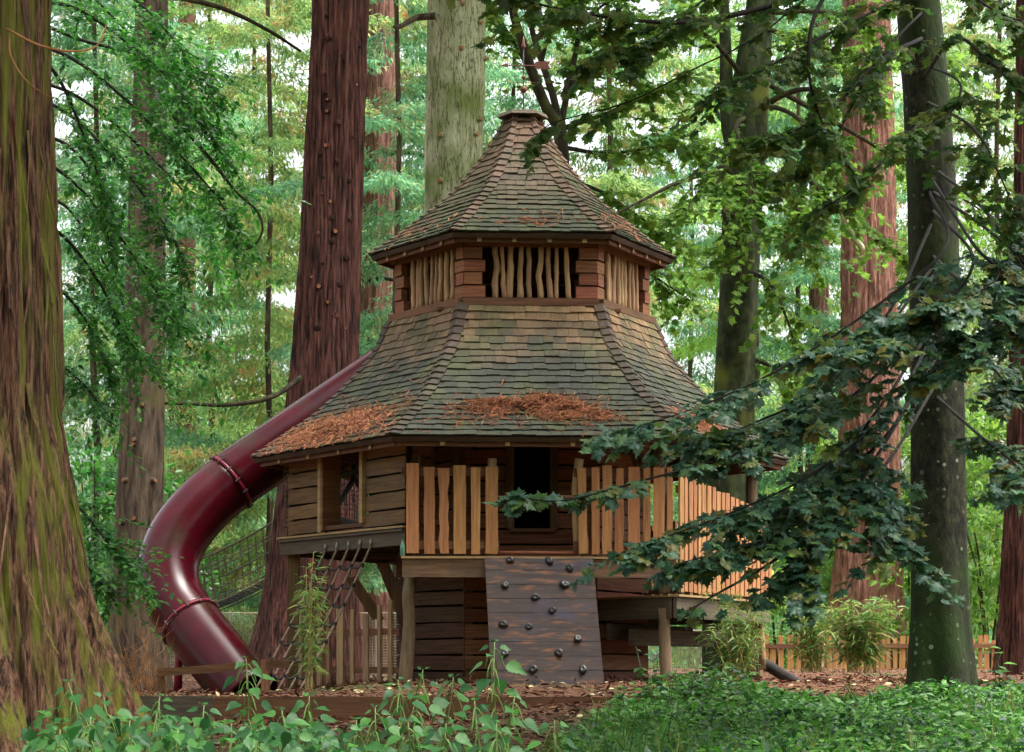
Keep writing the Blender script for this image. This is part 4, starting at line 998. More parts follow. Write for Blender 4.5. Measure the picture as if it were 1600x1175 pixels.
# leaf outlines (x across, y along, z out of the blade)
def fan(outline, cz=0.0, c=(0, .35)):
    V = np.array([(c[0], c[1], cz)]+[(x, y, z) for x, y, z in outline]); n = len(outline)
    return V, [np.array([(0, i+1, i+2) for i in range(n-1)]+[(0, n, 1)])]
def palmate():
    o = [(0, 0), (.10, -.06), (.34, -.10), (.30, .06), (.52, .14), (.40, .24), (.62, .46), (.40, .46), (.42, .62), (.20, .54), (.22, .74), (.10, .76), (0, 1.0)]
    o = o+[(-x, y) for x, y in reversed(o[1:-1])]
    out = []
    for (cu, wv, sk) in ((.16, .05, 0), (.42, .08, .08), (-.12, .09, -.1)):      # three blades: flat, drooping, cupped
        out.append(fan([(x*(1+sk), y+sk*x, -cu*(x*x*1.6+(y-.3)**2)+wv*math.cos(5*math.atan2(x, y-.25))) for x, y in o], wv, (0, .3)))
    return out
PALMS = palmate(); PALM = PALMS[0]
OVAL = (np.array([(0, 0, 0), (.22, .28, .05), (.24, .55, .05), (0, 1, -.08), (-.24, .55, .05), (-.22, .28, .05)]), [np.array([(0, 1, 2), (0, 2, 3), (0, 3, 4), (0, 4, 5)])])
def serrate():
    R_ = [(0, 0), (.16, .02), (.28, .12), (.25, .16), (.34, .28), (.28, .34), (.31, .46), (.22, .52), (.23, .64), (.13, .70), (.11, .84), (0, 1.05)]
    R_ = [(x*1.08, y) for x, y in R_]; o = R_+[(-x, y) for x, y in reversed(R_[1:-1])]
    return fan([(x, y, .16*abs(x)-.2*y*y) for x, y in o], -.03, (0, .4))
NETL = serrate()
BLADE = (np.array([(-.05, 0, 0), (.05, 0, 0), (.07, .4, .05), (-.07, .4, .05), (0, 1, -.12)]), [np.array([(0, 1, 2, 3)]), np.array([(3, 2, 4)])])
KITE = (np.array([(0, 0, 0), (.13, .45, .03), (0, 1, -.04), (-.13, .45, .03)]), [np.array([(0, 1, 2, 3)])])
def rdir(n): return nrmz(rng.normal(size=(n, 3)))
class Leaves:
    def __init__(s): s.p, s.d, s.u, s.s = [], [], [], []
    def add(s, p, d, u, size): s.p.append(np.atleast_2d(p)); s.d.append(np.atleast_2d(d)); s.u.append(np.atleast_2d(u)); s.s.append(np.atleast_1d(size))
    def arr(s): return np.concatenate(s.p), np.concatenate(s.d), np.concatenate(s.u), np.concatenate(s.s)
def bough(T, pts, r0, r1, lv, ntw, tl, nlf, lsize, bark, droop=.25, t0=.15, hang=.6, spread=1.0, flat=.25, name='branch'):
    """a limb through pts, side twigs on it, leaves on the twigs; limb and twigs become one branch part"""
    P = catmull([at(*p) for p in pts], 8); n = len(P); m = MB(); m.tube(P, [r0+(r1-r0)*i/(n-1) for i in range(n)], 7, True, .06)
    for _ in range(ntw):
        f = t0+(1-t0)*rnd.random()**.8; i = min(int(f*(n-1)), n-2); p = P[i].lerp(P[i+1], rnd.random()); tg = (P[i+1]-P[i]).normalized()
        sd = tg.cross(UP); sd = sd.normalized() if sd.length > .05 else Vector((1, 0, 0))
        a = rnd.choice((-1, 1))*rnd.uniform(.35, 1.2)*spread
        dv = (tg*math.cos(a)+sd*math.sin(a)+UP*rnd.gauss(0, flat)).normalized(); L = tl*rnd.uniform(.45, 1.25)
        q = [p+dv*(L*j/4)-UP*(droop*L*(j/4)**2) for j in range(5)]; m.tube(q, [max(r1*.6, .003)*(1-.17*j) for j in range(5)], 4, False)
        for j in range(nlf):
            g = (j+rnd.random())/nlf*4; k = min(int(g), 3); lp = q[k].lerp(q[k+1], g-k)
            ld = (dv*.5+sd*rnd.gauss(0, .6)+Vector((rnd.gauss(0, .5), rnd.gauss(0, .5), -hang+rnd.gauss(0, .25))))
            lu = Vector((rnd.gauss(0, .4), rnd.gauss(-.25, .4), 1))
            st = lp+ld.normalized()*lsize*.25
            lv.add(np.array(st), np.array(ld), np.array(lu), lsize*rnd.uniform(.6, 1.2))
    return m.build(name, bark, T, True)
def in_view(p, mg=0):
    Y = p[:, 1]; x = 800+p[:, 0]*FPX/Y; y = HY-(p[:, 2]-ZC)*FPX/Y; return (x > -mg) & (x < 1600+mg) & (y > -mg) & (y < 1175+mg)
def leaf_parts(T, lv, tpl, mat, want, restname='foliage', name='leaf'):
    p, d, u, s = lv.arr(); vis = in_view(p); score = np.where(vis, s/p[:, 1], 0); order = np.argsort(-score)
    one, rest = order[:want], order[want:]
    mes = []
    for q in (PALMS if tpl is PALM else [tpl]):
        me = mesh_np(name, q[0], q[1], smooth=False); me.materials.append(M[mat]); mes.append(me)
    S, D, N = frames(d, u)
    for i in one:
        z = s[i]; Mx = Matrix(((S[i][0]*z, D[i][0]*z, N[i][0]*z, p[i][0]), (S[i][1]*z, D[i][1]*z, N[i][1]*z, p[i][1]), (S[i][2]*z, D[i][2]*z, N[i][2]*z, p[i][2]), (0, 0, 0, 1)))
        place(name, mes[int(i) % len(mes)], T, Mx)
    if len(rest):
        V, Fc, W = merge([replicate(*q, p[r_], d[r_], u[r_], s[r_], rng.random(len(r_))) for q, r_ in ((mv, rest[j::3]) for j, mv in enumerate(PALMS))]) if tpl is PALM else replicate(*tpl, p[rest], d[rest], u[rest], s[rest], rng.random(len(rest)))
        tag(part_np(restname, V, Fc, mat, T, W), kind='stuff')
def leaf_mass(T, lv, tpl, mat, name='crown'):
    p, d, u, s = lv.arr(); q = PALMS if tpl is PALM else [tpl]; n = len(q)
    V, Fc, W = merge([replicate(*q[j], p[j::n], d[j::n], u[j::n], s[j::n], rng.random(len(p[j::n]))) for j in range(n)]); return part_np(name, V, Fc, mat, T, W)
# ------------------------------------------------------------------ sycamore boughs over the right half
lv = Leaves(); lt = Leaves()
for pts, ntw, tl in (
    ([(1452, 300, 24.0), (1480, 380, 20.6), (1380, 470, 19.6), (1230, 570, 19.0), (1100, 632, 18.6), (980, 672, 18.4)], 20, .55),
    ([(1458, 430, 24.0), (1420, 520, 20.6), (1330, 620, 19.4), (1160, 705, 18.6), (1000, 752, 18.2), (880, 782, 18.0), (806, 776, 17.9)], 18, .4),
    ([(1460, 520, 24.0), (1390, 640, 20.2), (1270, 740, 19.0), (1130, 806, 18.4), (1000, 852, 18.2)], 22, .5),
    ([(1462, 600, 24.0), (1380, 730, 20.0), (1280, 800, 19.0), (1180, 850, 18.6), (1070, 878, 18.4)], 34, .5),
    ([(1462, 560, 24.0), (1390, 680, 20.0), (1320, 790, 19.0), (1270, 860, 18.8), (1235, 905, 18.6)], 34, .5),
    ([(1455, 350, 24.0), (1400, 470, 20.4), (1330, 560, 19.4), (1260, 640, 19.0), (1180, 690, 18.6)], 38, .55),
    ([(1458, 330, 24.0), (1520, 400, 20.2), (1480, 470, 19.2), (1400, 520, 18.8), (1300, 545, 18.4)], 36, .55),
    ([(1456, 260, 24.0), (1540, 330, 20.6), (1600, 420, 19.6), (1640, 480, 19)], 22, .55),
    ([(1458, 400, 24.0), (1530, 470, 20), (1560, 520, 19.2), (1500, 560, 18.8), (1440, 590, 18.6)], 16, .5),
    ([(1464, 620, 24.0), (1530, 680, 20.4), (1580, 720, 19.6), (1620, 760, 19)], 14, .5),
    ([(1462, 500, 24.0), (1400, 600, 20.4), (1340, 700, 19.6), (1390, 790, 19.2), (1400, 850, 19.0)], 30, .5),
    ([(1460, 480, 24.0), (1540, 560, 20.6), (1600, 640, 19.8)], 12, .5),
    ([(1456, 280, 24.0), (1520, 380, 20.0), (1560, 430, 19.2), (1500, 470, 18.8), (1430, 490, 18.6)], 22, .5),
    ([(1458, 300, 24.0), (1570, 380, 20.2), (1610, 440, 19.6), (1570, 500, 19.2), (1510, 530, 19)], 22, .5),
    ([(1460, 540, 24.0), (1400, 660, 20.0), (1330, 730, 19.4), (1270, 770, 19.2), (1200, 790, 19.0)], 34, .55),
    ([(1455, 420, 24.0), (1330, 580, 19.8), (1180, 660, 19.0), (1120, 680, 18.8)], 18, .5)):
    bough(TH_, pts, .018, .004, lv, ntw, tl, 13, .128, 'twig_dark', .2, .3, .38, flat=.14)
bough(TH_, [(1300, 800, 19.0), (1220, 868, 18.6), (1170, 900, 18.4), (1120, 928, 18.3), (1082, 950, 18.2)], .016, .006, lv, 3, .3, 5, .15, 'twig_dark', .3, .7)
for pts, ntw, tl, r in (
    ([(1432, -60, 24.0), (1330, -30, 20.5), (1200, 10, 19.5), (1080, 34, 19), (960, 28, 18.6), (840, 6, 18.4), (770, -20, 18.2)], 30, .6, .05),
    ([(1434, -40, 24.0), (1340, -60, 20.2), (1275, 20, 19.4), (1264, 110, 19.2), (1280, 180, 19.2), (1294, 205, 19.2)], 10, .5, .04),
    ([(1440, 60, 24.0), (1380, 90, 20.6), (1320, 150, 19.8), (1250, 200, 19.4), (1180, 225, 19.2)], 30, .55, .03),
    ([(1445, 120, 24.0), (1490, 60, 20.6), (1540, 90, 19.6), (1590, 140, 19.2), (1640, 180, 19)], 26, .55, .03),
    ([(1436, 0, 24.0), (1300, -20, 20.6), (1180, 60, 19.6), (1080, 110, 19.2), (980, 160, 19.0), (870, 190, 19.0), (838, 212, 19.0)], 9, .32, .014),
    ([(1436, -20, 24.0), (1380, 10, 20.4), (1280, 60, 19.6), (1190, 110, 19.2), (1110, 150, 19)], 28, .55, .025),
    ([(1450, 180, 24.0), (1400, 230, 20.6), (1340, 290, 20.0), (1280, 330, 19.8)], 12, .5, .02),
    ([(1450, 160, 24.0), (1520, 200, 20.6), (1560, 270, 19.8), (1590, 340, 19.4)], 20, .5, .025),
    ([(1436, -60, 24.0), (1500, -20, 20.4), (1560, 20, 19.6), (1620, 40, 19.2)], 22, .55, .03),
    ([(1434, -60, 24.0), (1350, -40, 20.4), (1240, -20, 19.8), (1120, -10, 19.4), (1020, 60, 19.2), (930, 90, 19.0)], 22, .5, .025),
    ([(1440, 20, 24.0), (1400, 60, 20.6), (1350, 130, 20.2), (1300, 220, 20.0), (1240, 260, 20)], 18, .5, .02),
    ([(1445, 100, 24.0), (1500, 130, 20.4), (1480, 180, 19.4), (1440, 200, 19.2), (1400, 210, 19)], 12, .4, .02)):
    bough(TH_, pts, r*.7, .004, lt, ntw, tl, 13, .108, 'twig_dark', .3, .2, .5)
leaf_parts(TH_, lv, PALM, 'lf_syc', 300)
leaf_mass(TH_, lt, PALM, 'lf_syc_top', 'upper_foliage')['kind'] = 'stuff'
# ------------------------------------------------------------------ beech on the left, its stem hidden by the giant
TBE = thing('beech_tree', 'beech with dense small dark green leaves beside the giant trunk', 'beech', (at(30, 1000, 25).x, 25, -.1))
limb(TBE, [(30, 1060, 25), (28, 700, 25), (34, 400, 25), (30, 0, 25), (28, -160, 25)], .2, .12, 'bark_green', 'trunk', 12)
lb = Leaves()
for pts, ntw, tl in (
    ([(30, -80, 25), (120, -60, 24.5), (200, -10, 24), (270, 60, 23.6), (310, 130, 23.4)], 44, .8),
    ([(30, 0, 25), (110, 10, 24.5), (190, 60, 24), (270, 130, 23.8), (320, 210, 23.6)], 48, .8),
    ([(30, 60, 25), (110, 90, 24.6), (190, 150, 24.2), (270, 230, 24), (340, 310, 23.8), (362, 360, 23.8)], 50, .8),
    ([(30, 140, 25), (110, 180, 24.8), (180, 250, 24.4), (250, 340, 24.2), (300, 430, 24)], 46, .75),
    ([(30, 230, 25), (110, 280, 25), (180, 360, 24.8), (240, 450, 24.6), (280, 520, 24.4)], 44, .7),
    ([(30, 330, 25), (100, 370, 25), (160, 450, 25), (200, 530, 25), (250, 580, 25)], 36, .7),
    ([(30, 430, 25), (90, 450, 25.2), (140, 510, 25.2), (170, 580, 25.2)], 26, .6),
    ([(30, 560, 25), (90, 570, 25), (130, 600, 24.6), (170, 650, 24.4)], 14, .5),
    ([(30, 740, 25), (90, 770, 24.6), (130, 800, 24.2), (170, 850, 24), (200, 880, 24)], 34, .6),
    ([(30, 820, 25), (90, 850, 24.6), (140, 890, 24.4), (180, 940, 24.2)], 26, .5),
    ([(30, 20, 26), (120, 60, 26), (220, 90, 26), (300, 150, 26), (350, 230, 26)], 34, .9), ([(30, 120, 26.5), (120, 150, 26.5), (220, 230, 26.5), (310, 330, 26.5), (340, 420, 26.5)], 34, .9),
    ([(30, 200, 26), (110, 230, 26), (170, 310, 26), (220, 400, 26), (260, 480, 26)], 34, .9), ([(30, 300, 27), (100, 320, 27), (150, 390, 27), (190, 470, 27), (200, 540, 27)], 30, .8),
    ([(30, -40, 26.5), (120, -20, 26.5), (180, 30, 26.5), (240, 100, 26.5), (280, 180, 26.5)], 34, .9), ([(30, 60, 24), (90, 120, 24), (130, 210, 24), (160, 300, 24), (170, 380, 24)], 30, .8)):
    bough(TBE, pts, .025, .004, lb, int(ntw*1.35), tl*1.15, 20, .092, 'twig_dark', .18, .25, .12, flat=.4, spread=1.3)
limb(TBE, [(270, 180, 24), (330, 250, 24), (370, 300, 24), (402, 330, 24), (410, 360, 24), (396, 385, 24), (372, 392, 24)], .022, .008, 'bark_dark', 'bare_branch', 6)
leaf_mass(TBE, lb, OVAL, 'lf_beech')['kind'] = 'stuff'
# ------------------------------------------------------------------ bright maple leaves round the roof peak, leaves on the mossy beech
lj = Leaves()
for pts, ntw, tl in (
    ([(876, 190, 38), (900, 120, 38.3), (950, 70, 38.6), (1000, 40, 39)], 26, 1.0), ([(880, 200, 38), (940, 180, 38), (1010, 150, 38), (1080, 120, 38)], 30, 1.0),
    ([(880, 230, 38), (950, 240, 38.2), (1030, 230, 38.4), (1100, 240, 38.6)], 34, 1.0), ([(850, 160, 38), (830, 120, 38.5), (800, 60, 39), (770, 10, 39)], 22, .9),
    ([(882, 280, 38), (940, 300, 38), (1000, 340, 38), (1060, 380, 38)], 30, 1.0), ([(846, 95, 38), (860, 50, 38), (890, 10, 38), (920, -30, 38)], 22, .9),
    ([(882, 300, 38), (950, 380, 38.3), (1020, 430, 38.6), (1080, 470, 39)], 24, .9), ([(880, 150, 38), (920, 30, 38.6), (1000, -20, 39), (1080, -30, 39.4)], 24, 1.0)):
    bough(TJ, pts, .04, .008, lj, ntw, tl, 12, .15, 'bark_dark', .2, .15, .4, flat=.4)
leaf_mass(TJ, lj, PALM, 'lf_maple_bright')['kind'] = 'stuff'
lf = Leaves()
for pts, ntw, tl in (
    ([(1160, 300, 36), (1130, 260, 35), (1100, 290, 34.4), (1070, 330, 34)], 18, .8), ([(1170, 180, 36), (1150, 200, 35), (1170, 260, 34.6), (1180, 330, 34.4)], 26, .8),
    ([(1180, 160, 36), (1240, 180, 35), (1290, 240, 34.6), (1310, 320, 34.4)], 36, 1.0), ([(1170, 260, 36), (1220, 280, 35), (1250, 340, 34.4), (1260, 420, 34.2)], 30, .9),
    ([(1150, 340, 36), (1130, 330, 35), (1150, 380, 34.6), (1160, 440, 34.4)], 14, .7), ([(1188, 40, 36), (1240, 60, 35.4), (1300, 80, 35), (1360, 130, 34.8)], 34, 1.0),
    ([(1150, 420, 36), (1200, 440, 35.4), (1230, 500, 35), (1250, 570, 35)], 22, .9), ([(1170, 130, 36), (1110, 60, 35.4), (1060, 40, 35), (1000, 60, 34.8)], 26, .9),
    ([(1146, 560, 36), (1200, 570, 36), (1250, 620, 36), (1290, 690, 36)], 20, .9), ([(1190, 20, 36), (1300, 20, 36.5), (1400, 60, 37), (1500, 100, 37.5)], 34, 1.2),
    ([(1180, 120, 36), (1320, 200, 37), (1420, 260, 38), (1520, 320, 38.5), (1600, 380, 39)], 44, 1.2), ([(1180, 200, 36), (1350, 360, 37.5), (1450, 420, 38.5), (1560, 480, 39)], 36, 1.2)):
    bough(TF, pts, .045, .008, lf, ntw, tl, 12, .14, 'bark_dark', .3, .2, .4, flat=.4)
leaf_mass(TF, lf, PALM, 'lf_maple_bright')['kind'] = 'stuff'
# ------------------------------------------------------------------ conifers of the background
def conifer_crown(seed, Ht, z0, rad, nbr, bough_droop, dens, spray):
    g = np.random.default_rng(seed); P, D, U, S = [], [], [], []
    for b in range(nbr):
        h = z0+(Ht-z0)*(b+g.random())/nbr; az = g.random()*2*np.pi; L = rad*(.55+.6*g.random())*(1-.55*(h/Ht)**2)
        o = np.array([np.cos(az), np.sin(az), 0]); sd = np.array([-o[1], o[0], 0])
        nt_ = int(L*dens)
        for k in range(nt_):
            f = .04+.96*(k+g.random())/nt_; base = o*(L*f)+np.array([0, 0, h-bough_droop*L*f+.35*bough_droop*L*f**3])
            lat = (1 if k % 2 else -1)*(.35+.5*g.random())*(1.15-f)*L*.45
            tw = sd*lat+o*abs(lat)*.6+np.array([0, 0, -.35*abs(lat)-.12*g.random()])
            n = 12+int(abs(lat)*34)
            t = g.random((n, 1)); pos = base+tw*t+g.normal(size=(n, 3))*np.array([.07, .07, .06])
            dv = nrmz(tw[None]+np.zeros((n, 3)))*.7+g.normal(size=(n, 3))*.45+np.array([0, 0, -.35])
            P.append(pos); D.append(dv); U.append(np.array([0, 0, 1])+g.normal(size=(n, 3))*.5); S.append(spray*(.6+.8*g.random(n)))
    P, D, U, S = (np.concatenate(x) for x in (P, D, U, S))
    return replicate(*KITE, P, D, U, S, g.random(len(P)))
def branches_of(seed, Ht, z0, rad, nbr, droop):
    g = np.random.default_rng(seed); m = MB()
    for b in range(nbr):
        h = z0+(Ht-z0)*(b+g.random())/nbr; az = g.random()*2*np.pi; L = rad*(.55+.6*g.random())*(1-.55*(h/Ht)**2)
        o = Vector((math.cos(az), math.sin(az), 0)); pts = [o*(L*f)+UP*(h-droop*L*f+.35*droop*L*f**3) for f in (0, .25, .5, .75, 1)]
        m.tube(pts, [.07, .05, .035, .022, .01], 5, False)
        for _ in range(int(L*3)): g.random()
    return m
CON = []
for sd_, (Ht, z0, rad, nbr, dr_, dens, spray) in enumerate([(24, 2.0, 4.6, 74, .38, 12, .15), (24, 1.0, 5.2, 70, .5, 11, .145), (22, 3.0, 4.0, 60, .3, 13, .155), (24, 1.5, 4.4, 70, .45, 11, .145)]):
    V, Fc, W = conifer_crown(100+sd_, Ht, z0, rad, nbr, dr_, dens, spray); CON.append((mesh_np('crown', V, Fc, W), Ht)); CON[-1][0].materials.append(M['lf_far'])
tm = MB(); tm.tube([(0, 0, -.3), (.06, 0, 2), (-.05, .04, 5), (0.12, 0, 8), (-.04, .05, 12), (.08, 0, 16), (0, 0, 24)], [.09, .08, .075, .07, .06, .05, .03], 10, True, .08)
tme = bpy.data.meshes.new('trunk'); tme.from_pydata(tm.v, [], tm.f); tme.materials.append(M['bark_grey'])
crown_cache = {}
def conifer(px, Y, ci, sc_, mat, label, grp='background conifers'):
    x = (px-800)*Y/FPX; T = thing('conifer_tree', label, 'conifer', (x, Y, float(gz(x, Y))), grp); T.rotation_euler.z = rnd.uniform(0, 6.28)
    for nm, me in (('trunk', tme), ('crown', CON[ci][0])):
        o = bpy.data.objects.new(nm, me); C.objects.link(o); o.parent = T; o.scale = (sc_, sc_, sc_)
        if nm == 'crown': o.material_slots[0].link = 'OBJECT'; o.material_slots[0].material = M[mat]
for a in (
    (150, 52, 0, 1.0, 'lf_far2', 'blue-green conifer behind the beech leaves at far left'),
    (330, 60, 1, 1.05, 'lf_far', 'yellow-green conifer with browning tips between the grey trunk and the dark red trunk'),
    (420, 50, 2, .9, 'lf_far', 'golden-green conifer directly left of the dark red trunk'),
    (270, 74, 3, 1.2, 'lf_far2', 'pale blue-green conifer farthest behind the slide'),
    (620, 47, 2, .9, 'lf_far2', 'conifer with soft green sprays in front of the hazy red trunk'),
    (610, 62, 0, 1.1, 'lf_far', 'conifer with orange tips between the dark red and pale trunks'),
    (800, 64, 1, 1.1, 'lf_far2', 'green conifer directly behind the roof peak'),
    (950, 58, 2, 1.1, 'lf_far', 'conifer with browning tips right of the roof peak'),
    (1250, 66, 0, 1.1, 'lf_far2', 'blue-green conifer between the mossy trunk and the broad pink trunk'),
    (1440, 76, 1, 1.2, 'lf_far', 'conifer behind the lichen-spotted trunk'),
    (1560, 62, 3, 1.1, 'lf_far', 'yellow-green conifer at the far right edge'),
    (1340, 90, 2, 1.5, 'lf_far3', 'light green tree farthest back behind the broad pink trunk'),
    (1180, 82, 1, 1.3, 'lf_far3', 'light green tree behind the right deck'),
    (400, 86, 0, 1.4, 'lf_far', 'hazy conifer far back left of the dark red trunk'),
    (180, 84, 1, 1.35, 'lf_far', 'hazy conifer far back behind the beech leaves'),
    (690, 88, 3, 1.4, 'lf_far', 'tall hazy conifer behind the pale trunk'),
    (1080, 90, 0, 1.3, 'lf_far2', 'hazy conifer far back just right of the upper roof')):
    conifer(*a)
# dark fir sprigs beside the pale trunk and behind the peak
def cloud_shrub(name, label, cat, px, Y, z0, z1, rx, n, tpl, size, mat, grp=None, seed=1, stems=5):
    x = (px-800)*Y/FPX; g0 = float(gz(x, Y)); T = thing(name, label, cat, (x, Y, g0), grp); g = np.random.default_rng(seed)
    ncl = max(6, n//60); ph = g.random(ncl)*2*np.pi; cc = np.stack([np.cos(ph)*rx*g.random(ncl)**.6, np.sin(ph)*rx*.7*g.random(ncl)**.6, z0+(z1-z0)*g.random(ncl)], 1)
    cc[:, :2] *= (1.1-.5*((cc[:, 2:]-z0)/(z1-z0))**2); idx = g.integers(0, ncl, n)
    p = cc[idx]+g.normal(size=(n, 3))*np.array([.3, .3, .18])*rx*.45; d = nrmz(p-np.array([0, 0, (z0+z1)/2]))*.6+g.normal(size=(n, 3))*.6+np.array([0, 0, -.2])
    p = p+np.array([x, Y, g0])
    V, Fc, W = replicate(*tpl, p, d, np.array([0, -.3, 1])+g.normal(size=(n, 3))*.45, size*(.6+.8*g.random(n)), g.random(n))
    m = MB()
    for i in range(stems):
        e = Vector(cc[i % ncl]); m.tube([Vector((x, Y, g0-.1)), Vector((x, Y, g0))+Vector((e.x*.3, e.y*.3, e.z*.5)), Vector((x, Y, g0))+e], [.04, .025, .01], 5, False)
    m.build('stem', 'bark_dark', T); part_np('foliage', V, Fc, mat, T, W)['kind'] = 'stuff'; return T
for i, a in enumerate((
    ('bush', 'dark leafy bush behind the foot of the grey trunk', 'bush', 150, 44, .3, 4.2, 2.0, 3000, OVAL, .16, 'lf_beech'),
    ('bush', 'light green bush behind the wire fence and slide', 'bush', 330, 62, .2, 3.6, 3.0, 3200, OVAL, .22, 'lf_far3'),
    ('bush', 'green bush seen through the rope bridge', 'bush', 440, 66, .2, 4.5, 3.0, 3200, OVAL, .24, 'lf_far'),
    ('bush', 'light green feathery bush right of the deck behind the picket fence', 'bush', 1215, 60, .2, 4.2, 2.2, 3800, KITE, .34, 'lf_far3'),
    ('bush', 'bright leafy bush between the broad pink trunk and the lichen trunk', 'bush', 1425, 66, .2, 7.5, 2.2, 4200, OVAL, .22, 'lf_maple_bright'),
    ('bush', 'bright leafy bush right of the lichen trunk', 'bush', 1545, 58, .2, 6.5, 2.4, 4600, OVAL, .2, 'lf_maple_bright'),
    ('bush', 'green bush behind the right deck and the mossy trunk', 'bush', 1290, 72, .2, 6.0, 2.6, 3600, OVAL, .24, 'lf_far3'),
    ('bush', 'low bush behind the middle of the tower', 'bush', 900, 64, .2, 4.0, 4.0, 2600, OVAL, .24, 'lf_far'))):
    cloud_shrub(*a, seed=60+i)
def far_wood():
    g = np.random.default_rng(9); n = 12000
    x = g.uniform(-34, 34, n); y = g.uniform(104, 122, n); h = 2+6*vn(x*.25, 0*x, 0*x+3)+2*vn(x*.9, 0*x, 0*x+8); z = h*g.random(n)**.8
    p = np.stack([x, y, z], 1); V, Fc, W = replicate(*OVAL, p, rdir(n), np.array([0, -.5, 1])+g.normal(size=(n, 3))*.5, .55*(.6+.8*g.random(n)), g.random(n))
    tag(obj('far_woodland', mesh_np('far_woodland', V, Fc, W), 'lf_far2'), 'pale green far woodland closing the view between the trunks', 'woodland', None, 'stuff')
far_wood()

# ------------------------------------------------------------------ unseen crowns of the tall trunks, added above the picture to shade the clearing
def shade_crown(T, x, Y, z, ci, sc_, mat):
    o = place('crown', CON[ci][0], T, Matrix.Translation((x, Y, z)) @ Matrix.Rotation(rnd.uniform(0, 6), 4, 'Z') @ Matrix.Diagonal((sc_, sc_, sc_*.7, 1)))
    o.material_slots[0].link = 'OBJECT'; o.material_slots[0].material = M[mat]
    m = MB(); m.tube([(x, Y, z-1.1), (x, Y, z+6), (x, Y, z+16*sc_*.7)], [.4, .3, .08], 10); m.build('upper_trunk', 'bark_redwood_far', T)
shade_crown(TA, (-72-800)*14/FPX, 14, 7.5, 0, 1.5, 'lf_far2'); shade_crown(TC, (533-800)*34.5/FPX, 34.5, 12.8, 1, 1.0, 'lf_far')
shade_crown(TD, (714-800)*36.5/FPX, 36.5, 12.5, 2, 1.1, 'lf_far2'); shade_crown(TB, (238-800)*33/FPX, 33, 12, 3, 1.0, 'lf_far2')
def shade_leaves(T, x, Y, z, r, n, size, mat, seed):
    g = np.random.default_rng(seed); ncl = 60; cc = g.normal(size=(ncl, 3))*np.array([r*.5, r*.5, 1.6])+np.array([x, Y, z]); idx = g.integers(0, ncl, n)
    p = cc[idx]+g.normal(size=(n, 3))*np.array([.6, .6, .3]); V, Fc, W = replicate(*OVAL, p, rdir(n), np.array([0, 0, 1])+g.normal(size=(n, 3))*.4, size*(.6+.8*g.random(n)), g.random(n))
    part_np('crown', V, Fc, mat, T, W)['kind'] = 'stuff'
shade_leaves(TH_, 2.0, 17, 11.5, 7.5, 16000, .38, 'lf_syc', 3); shade_leaves(TF, 3.8, 36, 15.5, 5.0, 7000, .3, 'lf_maple_bright', 4)

def wood_around():      # unseen foliage added round the viewer to block low front light
    g = np.random.default_rng(77); n = 26000; a = g.uniform(R(150), R(390), n); rad = g.uniform(20, 34, n)
    x = np.cos(a)*rad*1.05; y = 8+np.sin(a)*rad; h = 12+4*vn(a*4, 0*a, 0*a); z = -1.3+h*g.random(n)**.9
    k = np.abs(x) > np.maximum(y, 0)*.25+4; k |= y < -4
    p = np.stack([x, y, z], 1)[k]; m_ = len(p)
    V, Fc, W = replicate(*OVAL, p, rdir(m_), np.array([0, 0, 1])+g.normal(size=(m_, 3))*.5, .8*(.6+.8*g.random(m_)), g.random(m_))
    tag(obj('unseen_woodland', mesh_np('unseen_woodland', V, Fc, W), 'lf_beech'), 'unseen woodland added around and behind the viewer to block low light', 'woodland', None, 'stuff')
wood_around()
